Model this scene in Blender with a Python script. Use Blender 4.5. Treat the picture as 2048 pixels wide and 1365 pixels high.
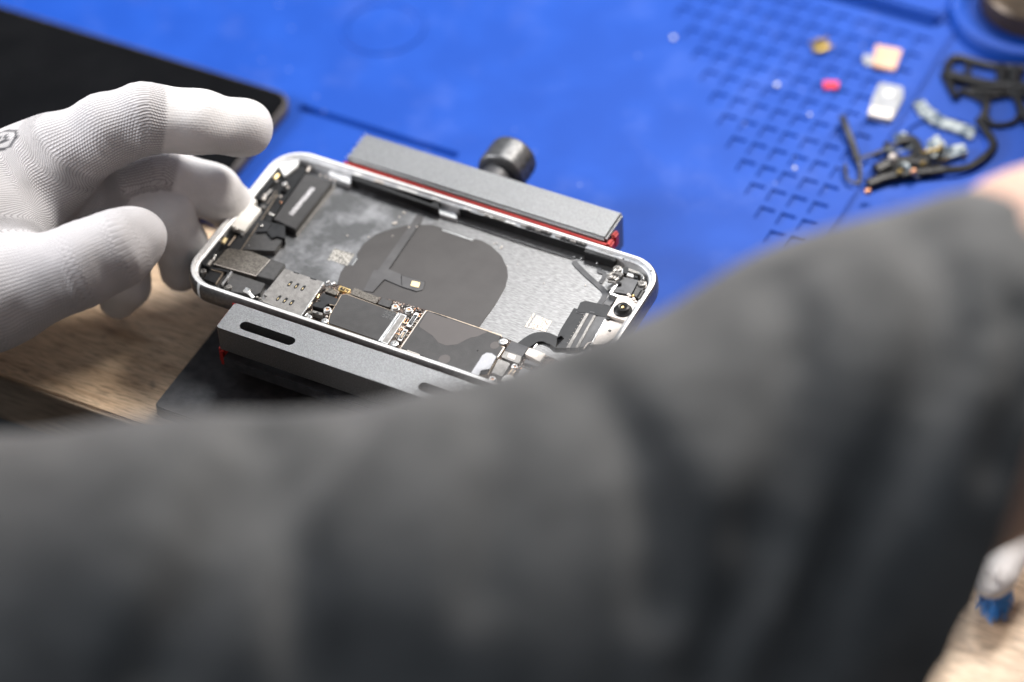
import bpy, bmesh, math, random
import numpy as np
from mathutils import Vector, Matrix
import openvdb

random.seed(7)
np.random.seed(7)
for o in list(bpy.data.objects):
    bpy.data.objects.remove(o)
S = 0.001                      # everything below is written in millimetres
scene = bpy.context.scene
COL = scene.collection

# ------------------------------------------------------------------ camera
RM = np.array([[0.892845, 0.44869, -0.0388], [0.295131, -0.647995, -0.70214], [-0.340185, 0.615451, -0.710981]])
CAM = np.array([379.2, -625.6, 703.1])
W, H, FPX = 2048, 1365, 105 / 36 * 2048
cam = bpy.data.cameras.new("camera")
cam_o = bpy.data.objects.new("camera", cam)
COL.objects.link(cam_o)
q, _ = np.linalg.qr(RM.T)
q = q * np.sign(np.sum(q * RM.T, axis=0))
M = Matrix.Identity(4)
for i in range(3):
    M[i][0], M[i][1], M[i][2] = q[i, 0], -q[i, 1], -q[i, 2]
    M[i][3] = CAM[i] * S
cam_o.matrix_world = M
cam.lens, cam.sensor_width = 105, 36
cam.clip_start, cam.clip_end = 0.02, 50
cam.dof.use_dof = True
cam.dof.focus_distance = 1.0
cam.dof.aperture_fstop = 3.5
scene.camera = cam_o

# ------------------------------------------------------------------ light
world = bpy.data.worlds.new("World")
scene.world = world
world.use_nodes = True
bg = world.node_tree.nodes["Background"]
WN, WL = world.node_tree.nodes, world.node_tree.links
w_tc = WN.new('ShaderNodeTexCoord')
w_dot = WN.new('ShaderNodeVectorMath')
w_dot.operation = 'DOT_PRODUCT'
w_dot.inputs[1].default_value = (-0.62, -0.05, 0.78)       # ambient gradient added to shade the folds, brighter up and left
WL.new(w_tc.outputs['Generated'], w_dot.inputs[0])
w_r = WN.new('ShaderNodeValToRGB')
w_r.color_ramp.elements[0].position, w_r.color_ramp.elements[1].position = 0.0, 0.95
w_r.color_ramp.elements[0].color = (0.155, 0.168, 0.19, 1)
w_r.color_ramp.elements[1].color = (0.78, 0.88, 1.0, 1)
WL.new(w_dot.outputs['Value'], w_r.inputs[0])
WL.new(w_r.outputs[0], bg.inputs[0])
bg.inputs[1].default_value = 0.60


def area(name, loc, target, power, size, color, shape='DISK', size_y=None):
    l = bpy.data.lights.new(name, 'AREA')
    l.energy, l.size, l.color, l.shape = power, size, color, shape
    if size_y:
        l.size_y = size_y
    o = bpy.data.objects.new(name, l)
    COL.objects.link(o)
    o.location = Vector(loc) * S
    o.rotation_euler = (Vector(target) - Vector(loc)).to_track_quat('-Z', 'Y').to_euler()
    return o


area("bench_lamp", (190, 560, 590), (0, 0, 0), 9.6, 0.21, (1.0, 0.94, 0.87))
area("glare_fill", (-130, 640, 1020), (0, 0, 0), 8.5, 0.28, (0.97, 0.98, 1.0))  # soft light added at the mirror angle to give the metal its glare
area("side_fill", (-780, -330, 450), (-60, -40, -20), 12.5, 0.30, (0.97, 0.97, 1.0))  # fill added from the left to brighten the wood by the hand
scene.view_settings.view_transform = 'Standard'
scene.view_settings.look = 'None'
scene.view_settings.exposure = 0
scene.view_settings.gamma = 1
scene.view_settings.use_curve_mapping = False
scene.render.engine = 'CYCLES'
scene.cycles.use_denoising = True
scene.cycles.max_bounces = 8


# ------------------------------------------------------------------ measuring helpers
def ray(px, py):
    return RM.T @ np.array([(px - W / 2) / FPX, (py - H / 2) / FPX, 1.0])


def at(px, py, z):                   # where the real plane of height z is seen
    d = ray(px, py)
    p = CAM + d * (z - CAM[2]) / d[2]
    return (float(p[0]), float(p[1]), z)


def deep(px, py, dep):
    return CAM + ray(px, py) * dep


KROP = {0: (0, 0, 1), 1: (360, 280, 3.69), 2: (600, 520, 3.793), 3: (960, 440, 4.266), 4: (680, 240, 3.531), 6: (1280, 0, 2.4375),
        11: (370, 290, 4.265), 12: (540, 300, 4.265), 13: (760, 330, 5.933), 14: (520, 540, 9.1),
        15: (720, 560, 8.53), 16: (1130, 500, 6.825), 17: (900, 620, 6.827), 18: (400, 580, 6.203)}


def c(k, x, y, z):
    ox, oy, s = KROP[k]
    return at(ox + x / s, oy + y / s, z)


def cp(k, pts, z):
    return [c(k, x, y, z)[:2] for x, y in pts]


# ------------------------------------------------------------------ materials
def new_mat(name):
    m = bpy.data.materials.new(name)
    m.use_nodes = True
    nt = m.node_tree
    return m, nt, nt.nodes['Principled BSDF']


def setp(b, **kw):
    names = {'rough': 'Roughness', 'metal': 'Metallic', 'spec': 'Specular IOR Level', 'coat': 'Coat Weight',
             'coat_rough': 'Coat Roughness', 'sheen': 'Sheen Weight', 'trans': 'Transmission Weight', 'alpha': 'Alpha',
             'aniso': 'Anisotropic', 'sss': 'Subsurface Weight'}
    for k, v in kw.items():
        b.inputs[names[k]].default_value = v


def nodes(nt):
    N, L = nt.nodes, nt.links

    def n(t, **kw):
        x = N.new(t)
        for k, v in kw.items():
            if k.startswith('i_'):
                x.inputs[int(k[2:])].default_value = v
            else:
                setattr(x, k, v)
        return x
    return n, L.new


def grainy(name, a, b_, scale, rough=0.5, metal=0.0, bump=0.0, bscale=None, stretch=(1, 1, 1), detail=4, lo=0.35, hi=0.65, rough2=None, **kw):
    """two close tones mixed by noise, with a fine bump"""
    m, nt, b = new_mat(name)
    n, link = nodes(nt)
    tc = n('ShaderNodeTexCoord')
    mp = n('ShaderNodeMapping')
    mp.inputs['Scale'].default_value = stretch
    link(tc.outputs['Object'], mp.inputs['Vector'])
    no = n('ShaderNodeTexNoise')
    no.inputs['Scale'].default_value = scale
    no.inputs['Detail'].default_value = detail
    link(mp.outputs[0], no.inputs['Vector'])
    r = n('ShaderNodeValToRGB')
    r.color_ramp.elements[0].position, r.color_ramp.elements[1].position = lo, hi
    r.color_ramp.elements[0].color = (*a, 1)
    r.color_ramp.elements[1].color = (*b_, 1)
    link(no.outputs[0], r.inputs[0])
    link(r.outputs[0], b.inputs['Base Color'])
    setp(b, rough=rough, metal=metal, **kw)
    if rough2 is not None:
        mr = n('ShaderNodeMapRange')
        mr.inputs['From Min'].default_value, mr.inputs['From Max'].default_value = lo, hi
        mr.inputs['To Min'].default_value, mr.inputs['To Max'].default_value = rough, rough2
        link(no.outputs[0], mr.inputs['Value'])
        link(mr.outputs[0], b.inputs['Roughness'])
    if bump:
        n2 = n('ShaderNodeTexNoise')
        n2.inputs['Scale'].default_value = bscale or scale
        n2.inputs['Detail'].default_value = 2
        link(mp.outputs[0], n2.inputs['Vector'])
        bp = n('ShaderNodeBump')
        bp.inputs['Strength'].default_value = bump
        bp.inputs['Distance'].default_value = 0.0004
        link(n2.outputs[0], bp.inputs['Height'])
        link(bp.outputs[0], b.inputs['Normal'])
    return m


MT = {}
MT['anod_grey'] = grainy('grey anodised aluminium', (0.145, 0.146, 0.147), (0.255, 0.257, 0.258), 2600, 0.34, 0.85, 0.35, 3600, detail=2, lo=0.3, hi=0.7)
MT['anod_side'] = MT['anod_grey']
MT['dark_metal'] = grainy('dark grey coated metal', (0.035, 0.036, 0.04), (0.06, 0.06, 0.064), 300, 0.5, 0.3, 0.2, 1500)
MT['red_rubber'] = grainy('red silicone rubber', (0.38, 0.014, 0.009), (0.46, 0.020, 0.012), 150, 0.5, 0, 0.1, 500)
MT['phone_band'] = grainy('grey anodised phone band', (0.16, 0.157, 0.154), (0.22, 0.216, 0.212), 900, 0.38, 0.8, 0.15, 3000)
MT['rim_white'] = grainy('pale bare aluminium rim', (0.78, 0.775, 0.765), (0.88, 0.875, 0.865), 260, 0.36, 0.15, 0.15, 900)
MT['ledge'] = grainy('inner aluminium ledge', (0.42, 0.43, 0.44), (0.62, 0.62, 0.62), 220, 0.45, 0.35, 0.3, 700)
MT['black_plastic'] = grainy('black plastic', (0.007, 0.007, 0.0075), (0.013, 0.013, 0.0135), 400, 0.42, 0, 0.2, 1200, spec=0.3)
MT['black_film'] = grainy('matte black graphite film', (0.050, 0.046, 0.0445), (0.058, 0.054, 0.052), 120, 0.5, 0, 0.12, 2500, spec=0.35)
MT['grey_film'] = grainy('satin dark grey film', (0.046, 0.0445, 0.0445), (0.055, 0.0535, 0.053), 300, 0.5, 0.0, 0.12, 2200, spec=0.3)
MT['grey_plate'] = grainy('dark grey plate', (0.042, 0.041, 0.0405), (0.058, 0.056, 0.055), 700, 0.5, 0.2, 0.2, 2500)
MT['flex'] = grainy('black flex cable', (0.013, 0.0135, 0.0145), (0.024, 0.0245, 0.026), 260, 0.36, 0, 0.15, 300, rough2=0.5, spec=0.3)
MT['coil_flex'] = grainy('dark laminated coil lead', (0.068, 0.066, 0.067), (0.09, 0.088, 0.089), 200, 0.46, 0, 0.2, 220, spec=0.3)
MT['flex_grey'] = grainy('grey flex cable', (0.05, 0.05, 0.053), (0.078, 0.078, 0.081), 260, 0.42, 0, 0.2, 300, spec=0.3)
MT['speckle'] = grainy('speckled brown metal', (0.075, 0.066, 0.056), (0.17, 0.155, 0.135), 1500, 0.45, 0.55, 0.5, 2200, detail=3)
MT['nickel'] = grainy('brushed nickel sheet', (0.185, 0.176, 0.165), (0.25, 0.238, 0.224), 500, 0.42, 0.6, 0.25, 1600)
MT['bright'] = grainy('bright steel', (0.55, 0.54, 0.52), (0.70, 0.69, 0.67), 600, 0.3, 0.95, 0.2, 900)
MT['cream'] = grainy('cream coated metal', (0.52, 0.47, 0.42), (0.62, 0.57, 0.52), 300, 0.42, 0.3, 0.15, 900)
MT['gold'] = grainy('gold plated contact', (0.75, 0.52, 0.20), (0.85, 0.62, 0.28), 500, 0.32, 0.8, 0.2, 900)
MT['pale_gold'] = grainy('pale gold pad', (0.80, 0.63, 0.33), (0.84, 0.68, 0.38), 400, 0.5, 0.2, 0.1, 900)
MT['copper'] = grainy('copper', (0.62, 0.30, 0.16), (0.75, 0.40, 0.24), 500, 0.3, 0.9, 0.2, 900)
MT['pcb'] = grainy('brown speckled circuit board', (0.018, 0.011, 0.009), (0.33, 0.24, 0.19), 1700, 0.35, 0.25, 0.8, 1700, detail=2, lo=0.48, hi=0.74)
MT['tan_line'] = grainy('tan copper edge', (0.33, 0.26, 0.19), (0.50, 0.41, 0.32), 800, 0.35, 0.6)
MT['white_part'] = grainy('white plastic', (0.72, 0.72, 0.70), (0.80, 0.80, 0.78), 300, 0.4)
MT['white_tape'] = grainy('white paper tape', (0.80, 0.78, 0.72), (0.86, 0.84, 0.79), 500, 0.6, 0, 0.2, 900)
MT['grey_module'] = grainy('grey plastic module', (0.06, 0.06, 0.063), (0.085, 0.085, 0.088), 300, 0.45, 0, 0.15, 600)
MT['pale_label'] = grainy('pale mottled label', (0.10, 0.095, 0.085), (0.44, 0.42, 0.38), 1500, 0.6, 0, 0, detail=1, lo=0.36, hi=0.56)
MT['warm_label'] = grainy('cream mottled label', (0.24, 0.20, 0.17), (0.60, 0.55, 0.49), 1700, 0.6, 0, 0, detail=1, lo=0.32, hi=0.52)
MT['dark_label'] = grainy('dark mottled print', (0.018, 0.018, 0.018), (0.075, 0.074, 0.073), 2000, 0.5, 0, 0, detail=1, lo=0.44, hi=0.56)
MT['print_white'] = grainy('worn white print', (0.10, 0.10, 0.10), (0.55, 0.54, 0.55), 1100, 0.5, 0, 0, detail=2, lo=0.36, hi=0.52)
MT['skin'] = grainy('skin', (0.55, 0.34, 0.255), (0.63, 0.41, 0.32), 60, 0.5, 0, 0.15, 900, sss=0.1)
MT['bead_white'] = grainy('ivory plastic', (0.76, 0.73, 0.71), (0.82, 0.79, 0.77), 60, 0.35)


def clear_mat(name, tint, rough, alpha):
    m, nt, b = new_mat(name)
    n, link = nodes(nt)
    tc = n('ShaderNodeTexCoord')
    no = n('ShaderNodeTexNoise')
    no.inputs['Scale'].default_value = 260
    no.inputs['Distortion'].default_value = 1.5
    link(tc.outputs['Object'], no.inputs['Vector'])
    bp = n('ShaderNodeBump')
    bp.inputs['Strength'].default_value = 0.5
    bp.inputs['Distance'].default_value = 0.0006
    link(no.outputs[0], bp.inputs['Height'])
    link(bp.outputs[0], b.inputs['Normal'])
    b.inputs['Base Color'].default_value = (*tint, 1)
    setp(b, rough=rough, alpha=alpha)
    return m


MT['clear_tab'] = clear_mat('clear plastic film', (0.62, 0.63, 0.66), 0.28, 0.5)


def metal_back():
    """bare inner back plate: fine brushing, plus pale rubbed adhesive over the end near the ports"""
    m, nt, b = new_mat('brushed back plate with adhesive smears')
    n, link = nodes(nt)
    tc = n('ShaderNodeTexCoord')
    mp = n('ShaderNodeMapping')
    mp.inputs['Scale'].default_value = (0.7, 3.5, 1)
    link(tc.outputs['Object'], mp.inputs[0])
    br = n('ShaderNodeTexNoise')
    br.inputs['Scale'].default_value = 650
    br.inputs['Detail'].default_value = 5
    link(mp.outputs[0], br.inputs['Vector'])
    r = n('ShaderNodeValToRGB')
    r.color_ramp.elements[0].position, r.color_ramp.elements[1].position = 0.3, 0.72
    r.color_ramp.elements[0].color = (0.15, 0.147, 0.144, 1)
    r.color_ramp.elements[1].color = (0.29, 0.285, 0.28, 1)
    link(br.outputs[0], r.inputs[0])
    # smears: limited to the port half (object x below about -8 mm)
    sp = n('ShaderNodeSeparateXYZ')
    link(tc.outputs['Object'], sp.inputs[0])
    mx = n('ShaderNodeMapRange')
    mx.inputs['From Min'].default_value, mx.inputs['From Max'].default_value = 0.004, -0.026
    mx.inputs['To Min'].default_value, mx.inputs['To Max'].default_value = 0.0, 1.0
    link(sp.outputs[0], mx.inputs['Value'])
    sm = n('ShaderNodeTexNoise')
    sm.inputs['Scale'].default_value = 78
    sm.inputs['Detail'].default_value = 7
    sm.inputs['Roughness'].default_value = 0.6
    sm.inputs['Distortion'].default_value = 0.12
    link(tc.outputs['Object'], sm.inputs['Vector'])
    sr = n('ShaderNodeMapRange')
    sr.inputs['From Min'].default_value, sr.inputs['From Max'].default_value = 0.47, 0.78
    link(sm.outputs[0], sr.inputs['Value'])
    mul = n('ShaderNodeMath', operation='MULTIPLY')
    link(mx.outputs[0], mul.inputs[0])
    link(sr.outputs[0], mul.inputs[1])
    dark = n('ShaderNodeMixRGB')          # darker tone over the port half
    dark.inputs[2].default_value = (0.10, 0.10, 0.10, 1)
    link(r.outputs[0], dark.inputs[1])
    dm = n('ShaderNodeMath', operation='MULTIPLY')
    dm.inputs[1].default_value = 0.75
    link(mx.outputs[0], dm.inputs[0])
    link(dm.outputs[0], dark.inputs[0])
    mix = n('ShaderNodeMixRGB')
    mix.inputs[2].default_value = (0.62, 0.62, 0.64, 1)
    link(dark.outputs[0], mix.inputs[1])
    m7 = n('ShaderNodeMath', operation='MULTIPLY')
    m7.inputs[1].default_value = 0.5
    link(mul.outputs[0], m7.inputs[0])
    link(m7.outputs[0], mix.inputs[0])
    link(mix.outputs[0], b.inputs['Base Color'])
    me = n('ShaderNodeMath', operation='SUBTRACT')
    me.inputs[0].default_value = 0.85
    link(m7.outputs[0], me.inputs[1])
    link(me.outputs[0], b.inputs['Metallic'])
    setp(b, rough=0.36)
    bp = n('ShaderNodeBump')
    bp.inputs['Strength'].default_value = 0.18
    bp.inputs['Distance'].default_value = 0.0003
    link(br.outputs[0], bp.inputs['Height'])
    link(bp.outputs[0], b.inputs['Normal'])
    return m


MT['peach'] = grainy('peach copper pad', (0.52, 0.30, 0.19), (0.60, 0.36, 0.24), 300, 0.45, 0.1)
MT['pale_grey'] = grainy('pale grey plastic', (0.22, 0.23, 0.245), (0.30, 0.31, 0.325), 300, 0.55)
MT['residue'] = grainy('pale finger residue', (0.082, 0.074, 0.071), (0.09, 0.081, 0.078), 90, 0.5, spec=0.35)
MT['back_plate'] = metal_back()


def wood_mat():
    m, nt, b = new_mat('light oak')
    n, link = nodes(nt)
    tc = n('ShaderNodeTexCoord')
    mp = n('ShaderNodeMapping')
    mp.inputs['Scale'].default_value = (1, 9, 9)
    mp.inputs['Rotation'].default_value = (0, 0, 0.03)
    link(tc.outputs['Object'], mp.inputs[0])
    a = n('ShaderNodeTexNoise')
    a.inputs['Scale'].default_value = 26
    a.inputs['Detail'].default_value = 8
    a.inputs['Roughness'].default_value = 0.62
    a.inputs['Distortion'].default_value = 0.7
    link(mp.outputs[0], a.inputs['Vector'])
    r = n('ShaderNodeValToRGB')
    e = r.color_ramp.elements
    e[0].position, e[1].position = 0.30, 0.68
    e[0].color = (0.40, 0.265, 0.16, 1)
    e[1].color = (0.74, 0.56, 0.385, 1)
    mid = e.new(0.48)
    mid.color = (0.63, 0.455, 0.30, 1)
    link(a.outputs[0], r.inputs[0])
    mp2 = n('ShaderNodeMapping')
    mp2.inputs['Scale'].default_value = (1, 14, 14)
    link(tc.outputs['Object'], mp2.inputs[0])
    p = n('ShaderNodeTexNoise')
    p.inputs['Scale'].default_value = 150
    p.inputs['Detail'].default_value = 2
    link(mp2.outputs[0], p.inputs['Vector'])
    pr = n('ShaderNodeMapRange')
    pr.inputs['From Min'].default_value, pr.inputs['From Max'].default_value = 0.36, 0.5
    pr.inputs['To Min'].default_value, pr.inputs['To Max'].default_value = 0.50, 1.0
    link(p.outputs[0], pr.inputs['Value'])
    mm = n('ShaderNodeMixRGB', blend_type='MULTIPLY')
    mm.inputs[0].default_value = 1
    link(r.outputs[0], mm.inputs[1])
    link(pr.outputs[0], mm.inputs[2])
    st = n('ShaderNodeTexNoise')                 # old dark stains
    st.inputs['Scale'].default_value = 75
    st.inputs['Detail'].default_value = 4
    link(tc.outputs['Object'], st.inputs['Vector'])
    s2 = n('ShaderNodeMapRange')
    s2.inputs['From Min'].default_value, s2.inputs['From Max'].default_value = 0.66, 0.74
    s2.inputs['To Max'].default_value = 0.6
    link(st.outputs[0], s2.inputs['Value'])
    m3 = n('ShaderNodeMixRGB')
    m3.inputs[2].default_value = (0.11, 0.10, 0.085, 1)
    link(s2.outputs[0], m3.inputs[0])
    link(mm.outputs[0], m3.inputs[1])
    link(m3.outputs[0], b.inputs['Base Color'])
    setp(b, rough=0.45)
    bp = n('ShaderNodeBump')
    bp.inputs['Strength'].default_value = 0.4
    bp.inputs['Distance'].default_value = 0.0006
    link(p.outputs[0], bp.inputs['Height'])
    link(bp.outputs[0], b.inputs['Normal'])
    return m


MT['wood'] = wood_mat()
MT['wood_edge'] = grainy('worn table edge', (0.16, 0.12, 0.085), (0.26, 0.20, 0.145), 90, 0.6, 0, 0.3, 300, stretch=(1, 6, 6))
MT['floor'] = grainy('dark floor', (0.006, 0.006, 0.007), (0.010, 0.010, 0.011), 8, 0.7)
MT['mat_blue'] = grainy('blue silicone', (0.003, 0.048, 0.30), (0.006, 0.060, 0.35), 42, 0.55, 0, 0.12, 700, detail=6, lo=0.40, hi=0.72, spec=0.22)
_m = MT['mat_blue']
_n, _l = nodes(_m.node_tree)
_b = _m.node_tree.nodes['Principled BSDF']
_src = _b.inputs['Base Color'].links[0].from_socket
_tc = _n('ShaderNodeTexCoord')
_d = _n('ShaderNodeTexNoise')
_d.inputs['Scale'].default_value, _d.inputs['Detail'].default_value, _d.inputs['Roughness'].default_value = 38, 9, 0.68
_l(_tc.outputs['Object'], _d.inputs['Vector'])
_r = _n('ShaderNodeMapRange')
_r.inputs['From Min'].default_value, _r.inputs['From Max'].default_value, _r.inputs['To Max'].default_value = 0.52, 0.80, 0.09
_l(_d.outputs[0], _r.inputs['Value'])
_x = _n('ShaderNodeMixRGB')
_x.inputs[2].default_value = (0.30, 0.36, 0.66, 1)
_l(_r.outputs[0], _x.inputs[0])
_l(_src, _x.inputs[1])
_v = _n('ShaderNodeTexVoronoi')
_v.inputs['Scale'].default_value = 170
_l(_tc.outputs['Object'], _v.inputs['Vector'])
_k = _n('ShaderNodeMapRange')                     # specks of dust and solder
_k.inputs['From Min'].default_value, _k.inputs['From Max'].default_value = 0.12, 0.04
_k.inputs['To Max'].default_value = 0.4
_l(_v.outputs['Distance'], _k.inputs['Value'])
_sx = _n('ShaderNodeSeparateXYZ')
_l(_v.outputs['Color'], _sx.inputs[0])
_g = _n('ShaderNodeMath', operation='GREATER_THAN')
_g.inputs[1].default_value = 0.8
_l(_sx.outputs[0], _g.inputs[0])
_mm = _n('ShaderNodeMath', operation='MULTIPLY')
_l(_k.outputs[0], _mm.inputs[0])
_l(_g.outputs[0], _mm.inputs[1])
_x2 = _n('ShaderNodeMixRGB')
_x2.inputs[2].default_value = (0.45, 0.50, 0.62, 1)
_l(_mm.outputs[0], _x2.inputs[0])
_l(_x.outputs[0], _x2.inputs[1])
_l(_x2.outputs[0], _b.inputs['Base Color'])
MT['screen_glass'] = grainy('black screen glass', (0.003, 0.003, 0.0034), (0.0045, 0.0045, 0.005), 60, 0.22, 0, spec=0.07)
MT['screen_edge'] = grainy('worn brown bezel edge', (0.045, 0.038, 0.036), (0.10, 0.087, 0.08), 300, 0.5, 0, 0.2, 600)


def glove_mat():
    m, nt, b = new_mat('white knit with coated fingertips')
    n, link = nodes(nt)
    at_ = n('ShaderNodeAttribute', attribute_name='knit')
    sp = n('ShaderNodeSeparateXYZ')
    link(at_.outputs['Vector'], sp.inputs[0])

    def math_(op, a, b2=None):
        x = n('ShaderNodeMath', operation=op)
        for i, v in enumerate((a, b2)):
            if v is None:
                continue
            if isinstance(v, (int, float)):
                x.inputs[i].default_value = v
            else:
                link(v, x.inputs[i])
        return x.outputs[0]
    u, v, coat = sp.outputs[0], sp.outputs[1], sp.outputs[2]
    vv = math_('DIVIDE', v, 0.92)
    row = math_('FLOOR', vv)
    off = math_('MULTIPLY', row, 0.5)
    uu = math_('ADD', math_('DIVIDE', u, 1.05), off)
    a = math_('ABSOLUTE', math_('SINE', math_('MULTIPLY', vv, math.pi)))
    s = math_('ADD', math_('MULTIPLY', math_('SINE', math_('MULTIPLY', uu, 2 * math.pi)), 0.5), 0.5)
    h = math_('MULTIPLY', a, math_('ADD', math_('MULTIPLY', s, 0.65), 0.35))
    inv = math_('SUBTRACT', 1.0, math_('MULTIPLY', coat, 0.85))
    tc = n('ShaderNodeTexCoord')
    fz = n('ShaderNodeTexNoise')
    fz.inputs['Scale'].default_value = 900
    fz.inputs['Detail'].default_value = 2
    link(tc.outputs['Object'], fz.inputs['Vector'])
    ht = math_('ADD', math_('MULTIPLY', h, inv), math_('MULTIPLY', fz.outputs[0], 0.35))
    bp = n('ShaderNodeBump')
    bp.inputs['Strength'].default_value = 0.6
    bp.inputs['Distance'].default_value = 0.0004
    link(ht, bp.inputs['Height'])
    link(bp.outputs[0], b.inputs['Normal'])
    kn = n('ShaderNodeValToRGB')                 # pale yarn, with shade in the gaps between stitches painted darker
    kn.color_ramp.elements[0].position, kn.color_ramp.elements[1].position = 0.05, 0.45
    kn.color_ramp.elements[0].color = (0.24, 0.23, 0.232, 1)
    kn.color_ramp.elements[1].color = (0.50, 0.482, 0.486, 1)
    link(h, kn.inputs[0])
    mx = n('ShaderNodeMixRGB')
    mx.inputs[2].default_value = (0.66, 0.645, 0.64, 1)
    link(coat, mx.inputs[0])
    link(kn.outputs[0], mx.inputs[1])
    so = n('ShaderNodeTexNoise')                 # soiling of worn yarn
    so.inputs['Scale'].default_value = 55
    so.inputs['Detail'].default_value = 6
    link(tc.outputs['Object'], so.inputs['Vector'])
    sm_ = n('ShaderNodeMapRange')
    sm_.inputs['From Min'].default_value, sm_.inputs['From Max'].default_value = 0.42, 0.72
    sm_.inputs['To Min'].default_value, sm_.inputs['To Max'].default_value = 1.0, 0.80
    link(so.outputs[0], sm_.inputs['Value'])
    mul = n('ShaderNodeMixRGB', blend_type='MULTIPLY')
    mul.inputs[0].default_value = 1
    link(mx.outputs[0], mul.inputs[1])
    link(sm_.outputs[0], mul.inputs[2])
    mx = mul
    # the maker's round black print on the back of the hand
    pa = n('ShaderNodeAttribute', attribute_name='mark')
    pm = n('ShaderNodeMixRGB')
    pm.inputs[2].default_value = (0.035, 0.035, 0.04, 1)
    link(pa.outputs['Fac'], pm.inputs[0])
    link(mx.outputs[0], pm.inputs[1])
    link(pm.outputs[0], b.inputs['Base Color'])
    setp(b, rough=0.75, sheen=0.15)
    return m


MT['glove'] = glove_mat()
MT['shirt'] = grainy('charcoal cotton', (0.060, 0.060, 0.0605), (0.100, 0.0995, 0.099), 60, 0.9, 0, 0.4, 1400, sheen=0.15)
MT['hair'] = grainy('dark hair', (0.012, 0.009, 0.007), (0.03, 0.022, 0.016), 300, 0.5, 0, 0.5, 900)
MT['bristle'] = grainy('blue nylon', (0.02, 0.20, 0.62), (0.05, 0.33, 0.75), 900, 0.4)
MT['red_bit'] = grainy('red plastic', (0.55, 0.008, 0.035), (0.62, 0.012, 0.05), 200, 0.5)
MT['brass'] = grainy('dull brass', (0.16, 0.11, 0.03), (0.42, 0.30, 0.10), 500, 0.35, 0.8)
MT['tin'] = grainy('dark bronze lid', (0.05, 0.035, 0.022), (0.10, 0.07, 0.045), 60, 0.4, 0.4)
MT['circuit_clear'] = grainy('clear flex with traces', (0.035, 0.06, 0.09), (0.36, 0.40, 0.40), 420, 0.3, 0.2, 0.3, 500, detail=2, lo=0.42, hi=0.62)
MT['knurl'] = grainy('knurled black steel', (0.09, 0.091, 0.093), (0.14, 0.141, 0.143), 700, 0.48, 0.85)


def residue_mat():
    m, nt, b = new_mat('dark grey film with finger residue')
    n, link = nodes(nt)
    tc = n('ShaderNodeTexCoord')
    no = n('ShaderNodeTexNoise')
    no.inputs['Scale'].default_value = 78
    no.inputs['Detail'].default_value = 1.5
    link(tc.outputs['Object'], no.inputs['Vector'])
    r = n('ShaderNodeValToRGB')
    r.color_ramp.elements[0].position, r.color_ramp.elements[1].position = 0.52, 0.535
    r.color_ramp.elements[0].color = (0.066, 0.064, 0.064, 1)
    r.color_ramp.elements[1].color = (0.125, 0.112, 0.108, 1)
    link(no.outputs[0], r.inputs[0])
    link(r.outputs[0], b.inputs['Base Color'])
    setp(b, rough=0.45, spec=0.4)
    return m


MT['grey_film2'] = residue_mat()


# ------------------------------------------------------------------ mesh helpers
ROOT_AT = {}


def thing(name, label, cat, base, group=None):
    o = bpy.data.objects.new(name, None)
    o.empty_display_size = 0.01
    COL.objects.link(o)
    o.location = Vector(base) * S
    o['label'], o['category'] = label, cat
    if group:
        o['group'] = group
    ROOT_AT[o.name] = np.array(base, float)
    return o


def root_of(o):
    while o.parent:
        o = o.parent
    return o


def obj(name, bm, mat, parent=None, base=None, sharp=32, label=None, recalc=True):
    """link a bmesh given in millimetres of the place as ONE mesh object"""
    if isinstance(bm, bmesh.types.BMesh):
        me = bpy.data.meshes.new(name)
        if recalc:
            bmesh.ops.recalc_face_normals(bm, faces=bm.faces)
        bm.to_mesh(me)
        bm.free()
    else:
        me = bm
    off = np.array(base if base is not None else (0, 0, 0), float)
    if parent is not None:
        off = ROOT_AT.get(root_of(parent).name, np.zeros(3))
    nv = len(me.vertices)
    co = np.empty(nv * 3)
    me.vertices.foreach_get('co', co)
    co = ((co.reshape(-1, 3) - off) * S).ravel()
    me.vertices.foreach_set('co', co)
    for p in me.polygons:
        p.use_smooth = sharp > 0
    me.set_sharp_from_angle(angle=math.radians(sharp))
    me.update()
    me.materials.append(MT[mat] if isinstance(mat, str) else mat)
    o = bpy.data.objects.new(name, me)
    COL.objects.link(o)
    if parent is not None:
        o.parent = parent
    else:
        o.location = Vector(off) * S
        ROOT_AT[o.name] = off
    if label:
        o['label'] = label
    return o


def tag(o, label, cat, group=None):
    o['label'], o['category'] = label, cat
    if group:
        o['group'] = group
    return o


def fillet(pts, r, seg=4):
    if not r:
        return list(pts)
    out, n = [], len(pts)
    for i in range(n):
        p = np.array(pts[i])
        a, b = np.array(pts[i - 1]) - p, np.array(pts[(i + 1) % n]) - p
        la, lb = np.linalg.norm(a), np.linalg.norm(b)
        a, b = a / la, b / lb
        ang = math.acos(max(-1, min(1, float(a @ b))))
        if ang > math.radians(172):
            out.append(tuple(p))
            continue
        d = min(r / math.tan(ang / 2), la * 0.48, lb * 0.48)
        for k in range(seg + 1):
            t = k / seg
            out.append(tuple((1 - t) ** 2 * (p + a * d) + 2 * t * (1 - t) * p + t * t * (p + b * d)))
    return out


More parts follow.
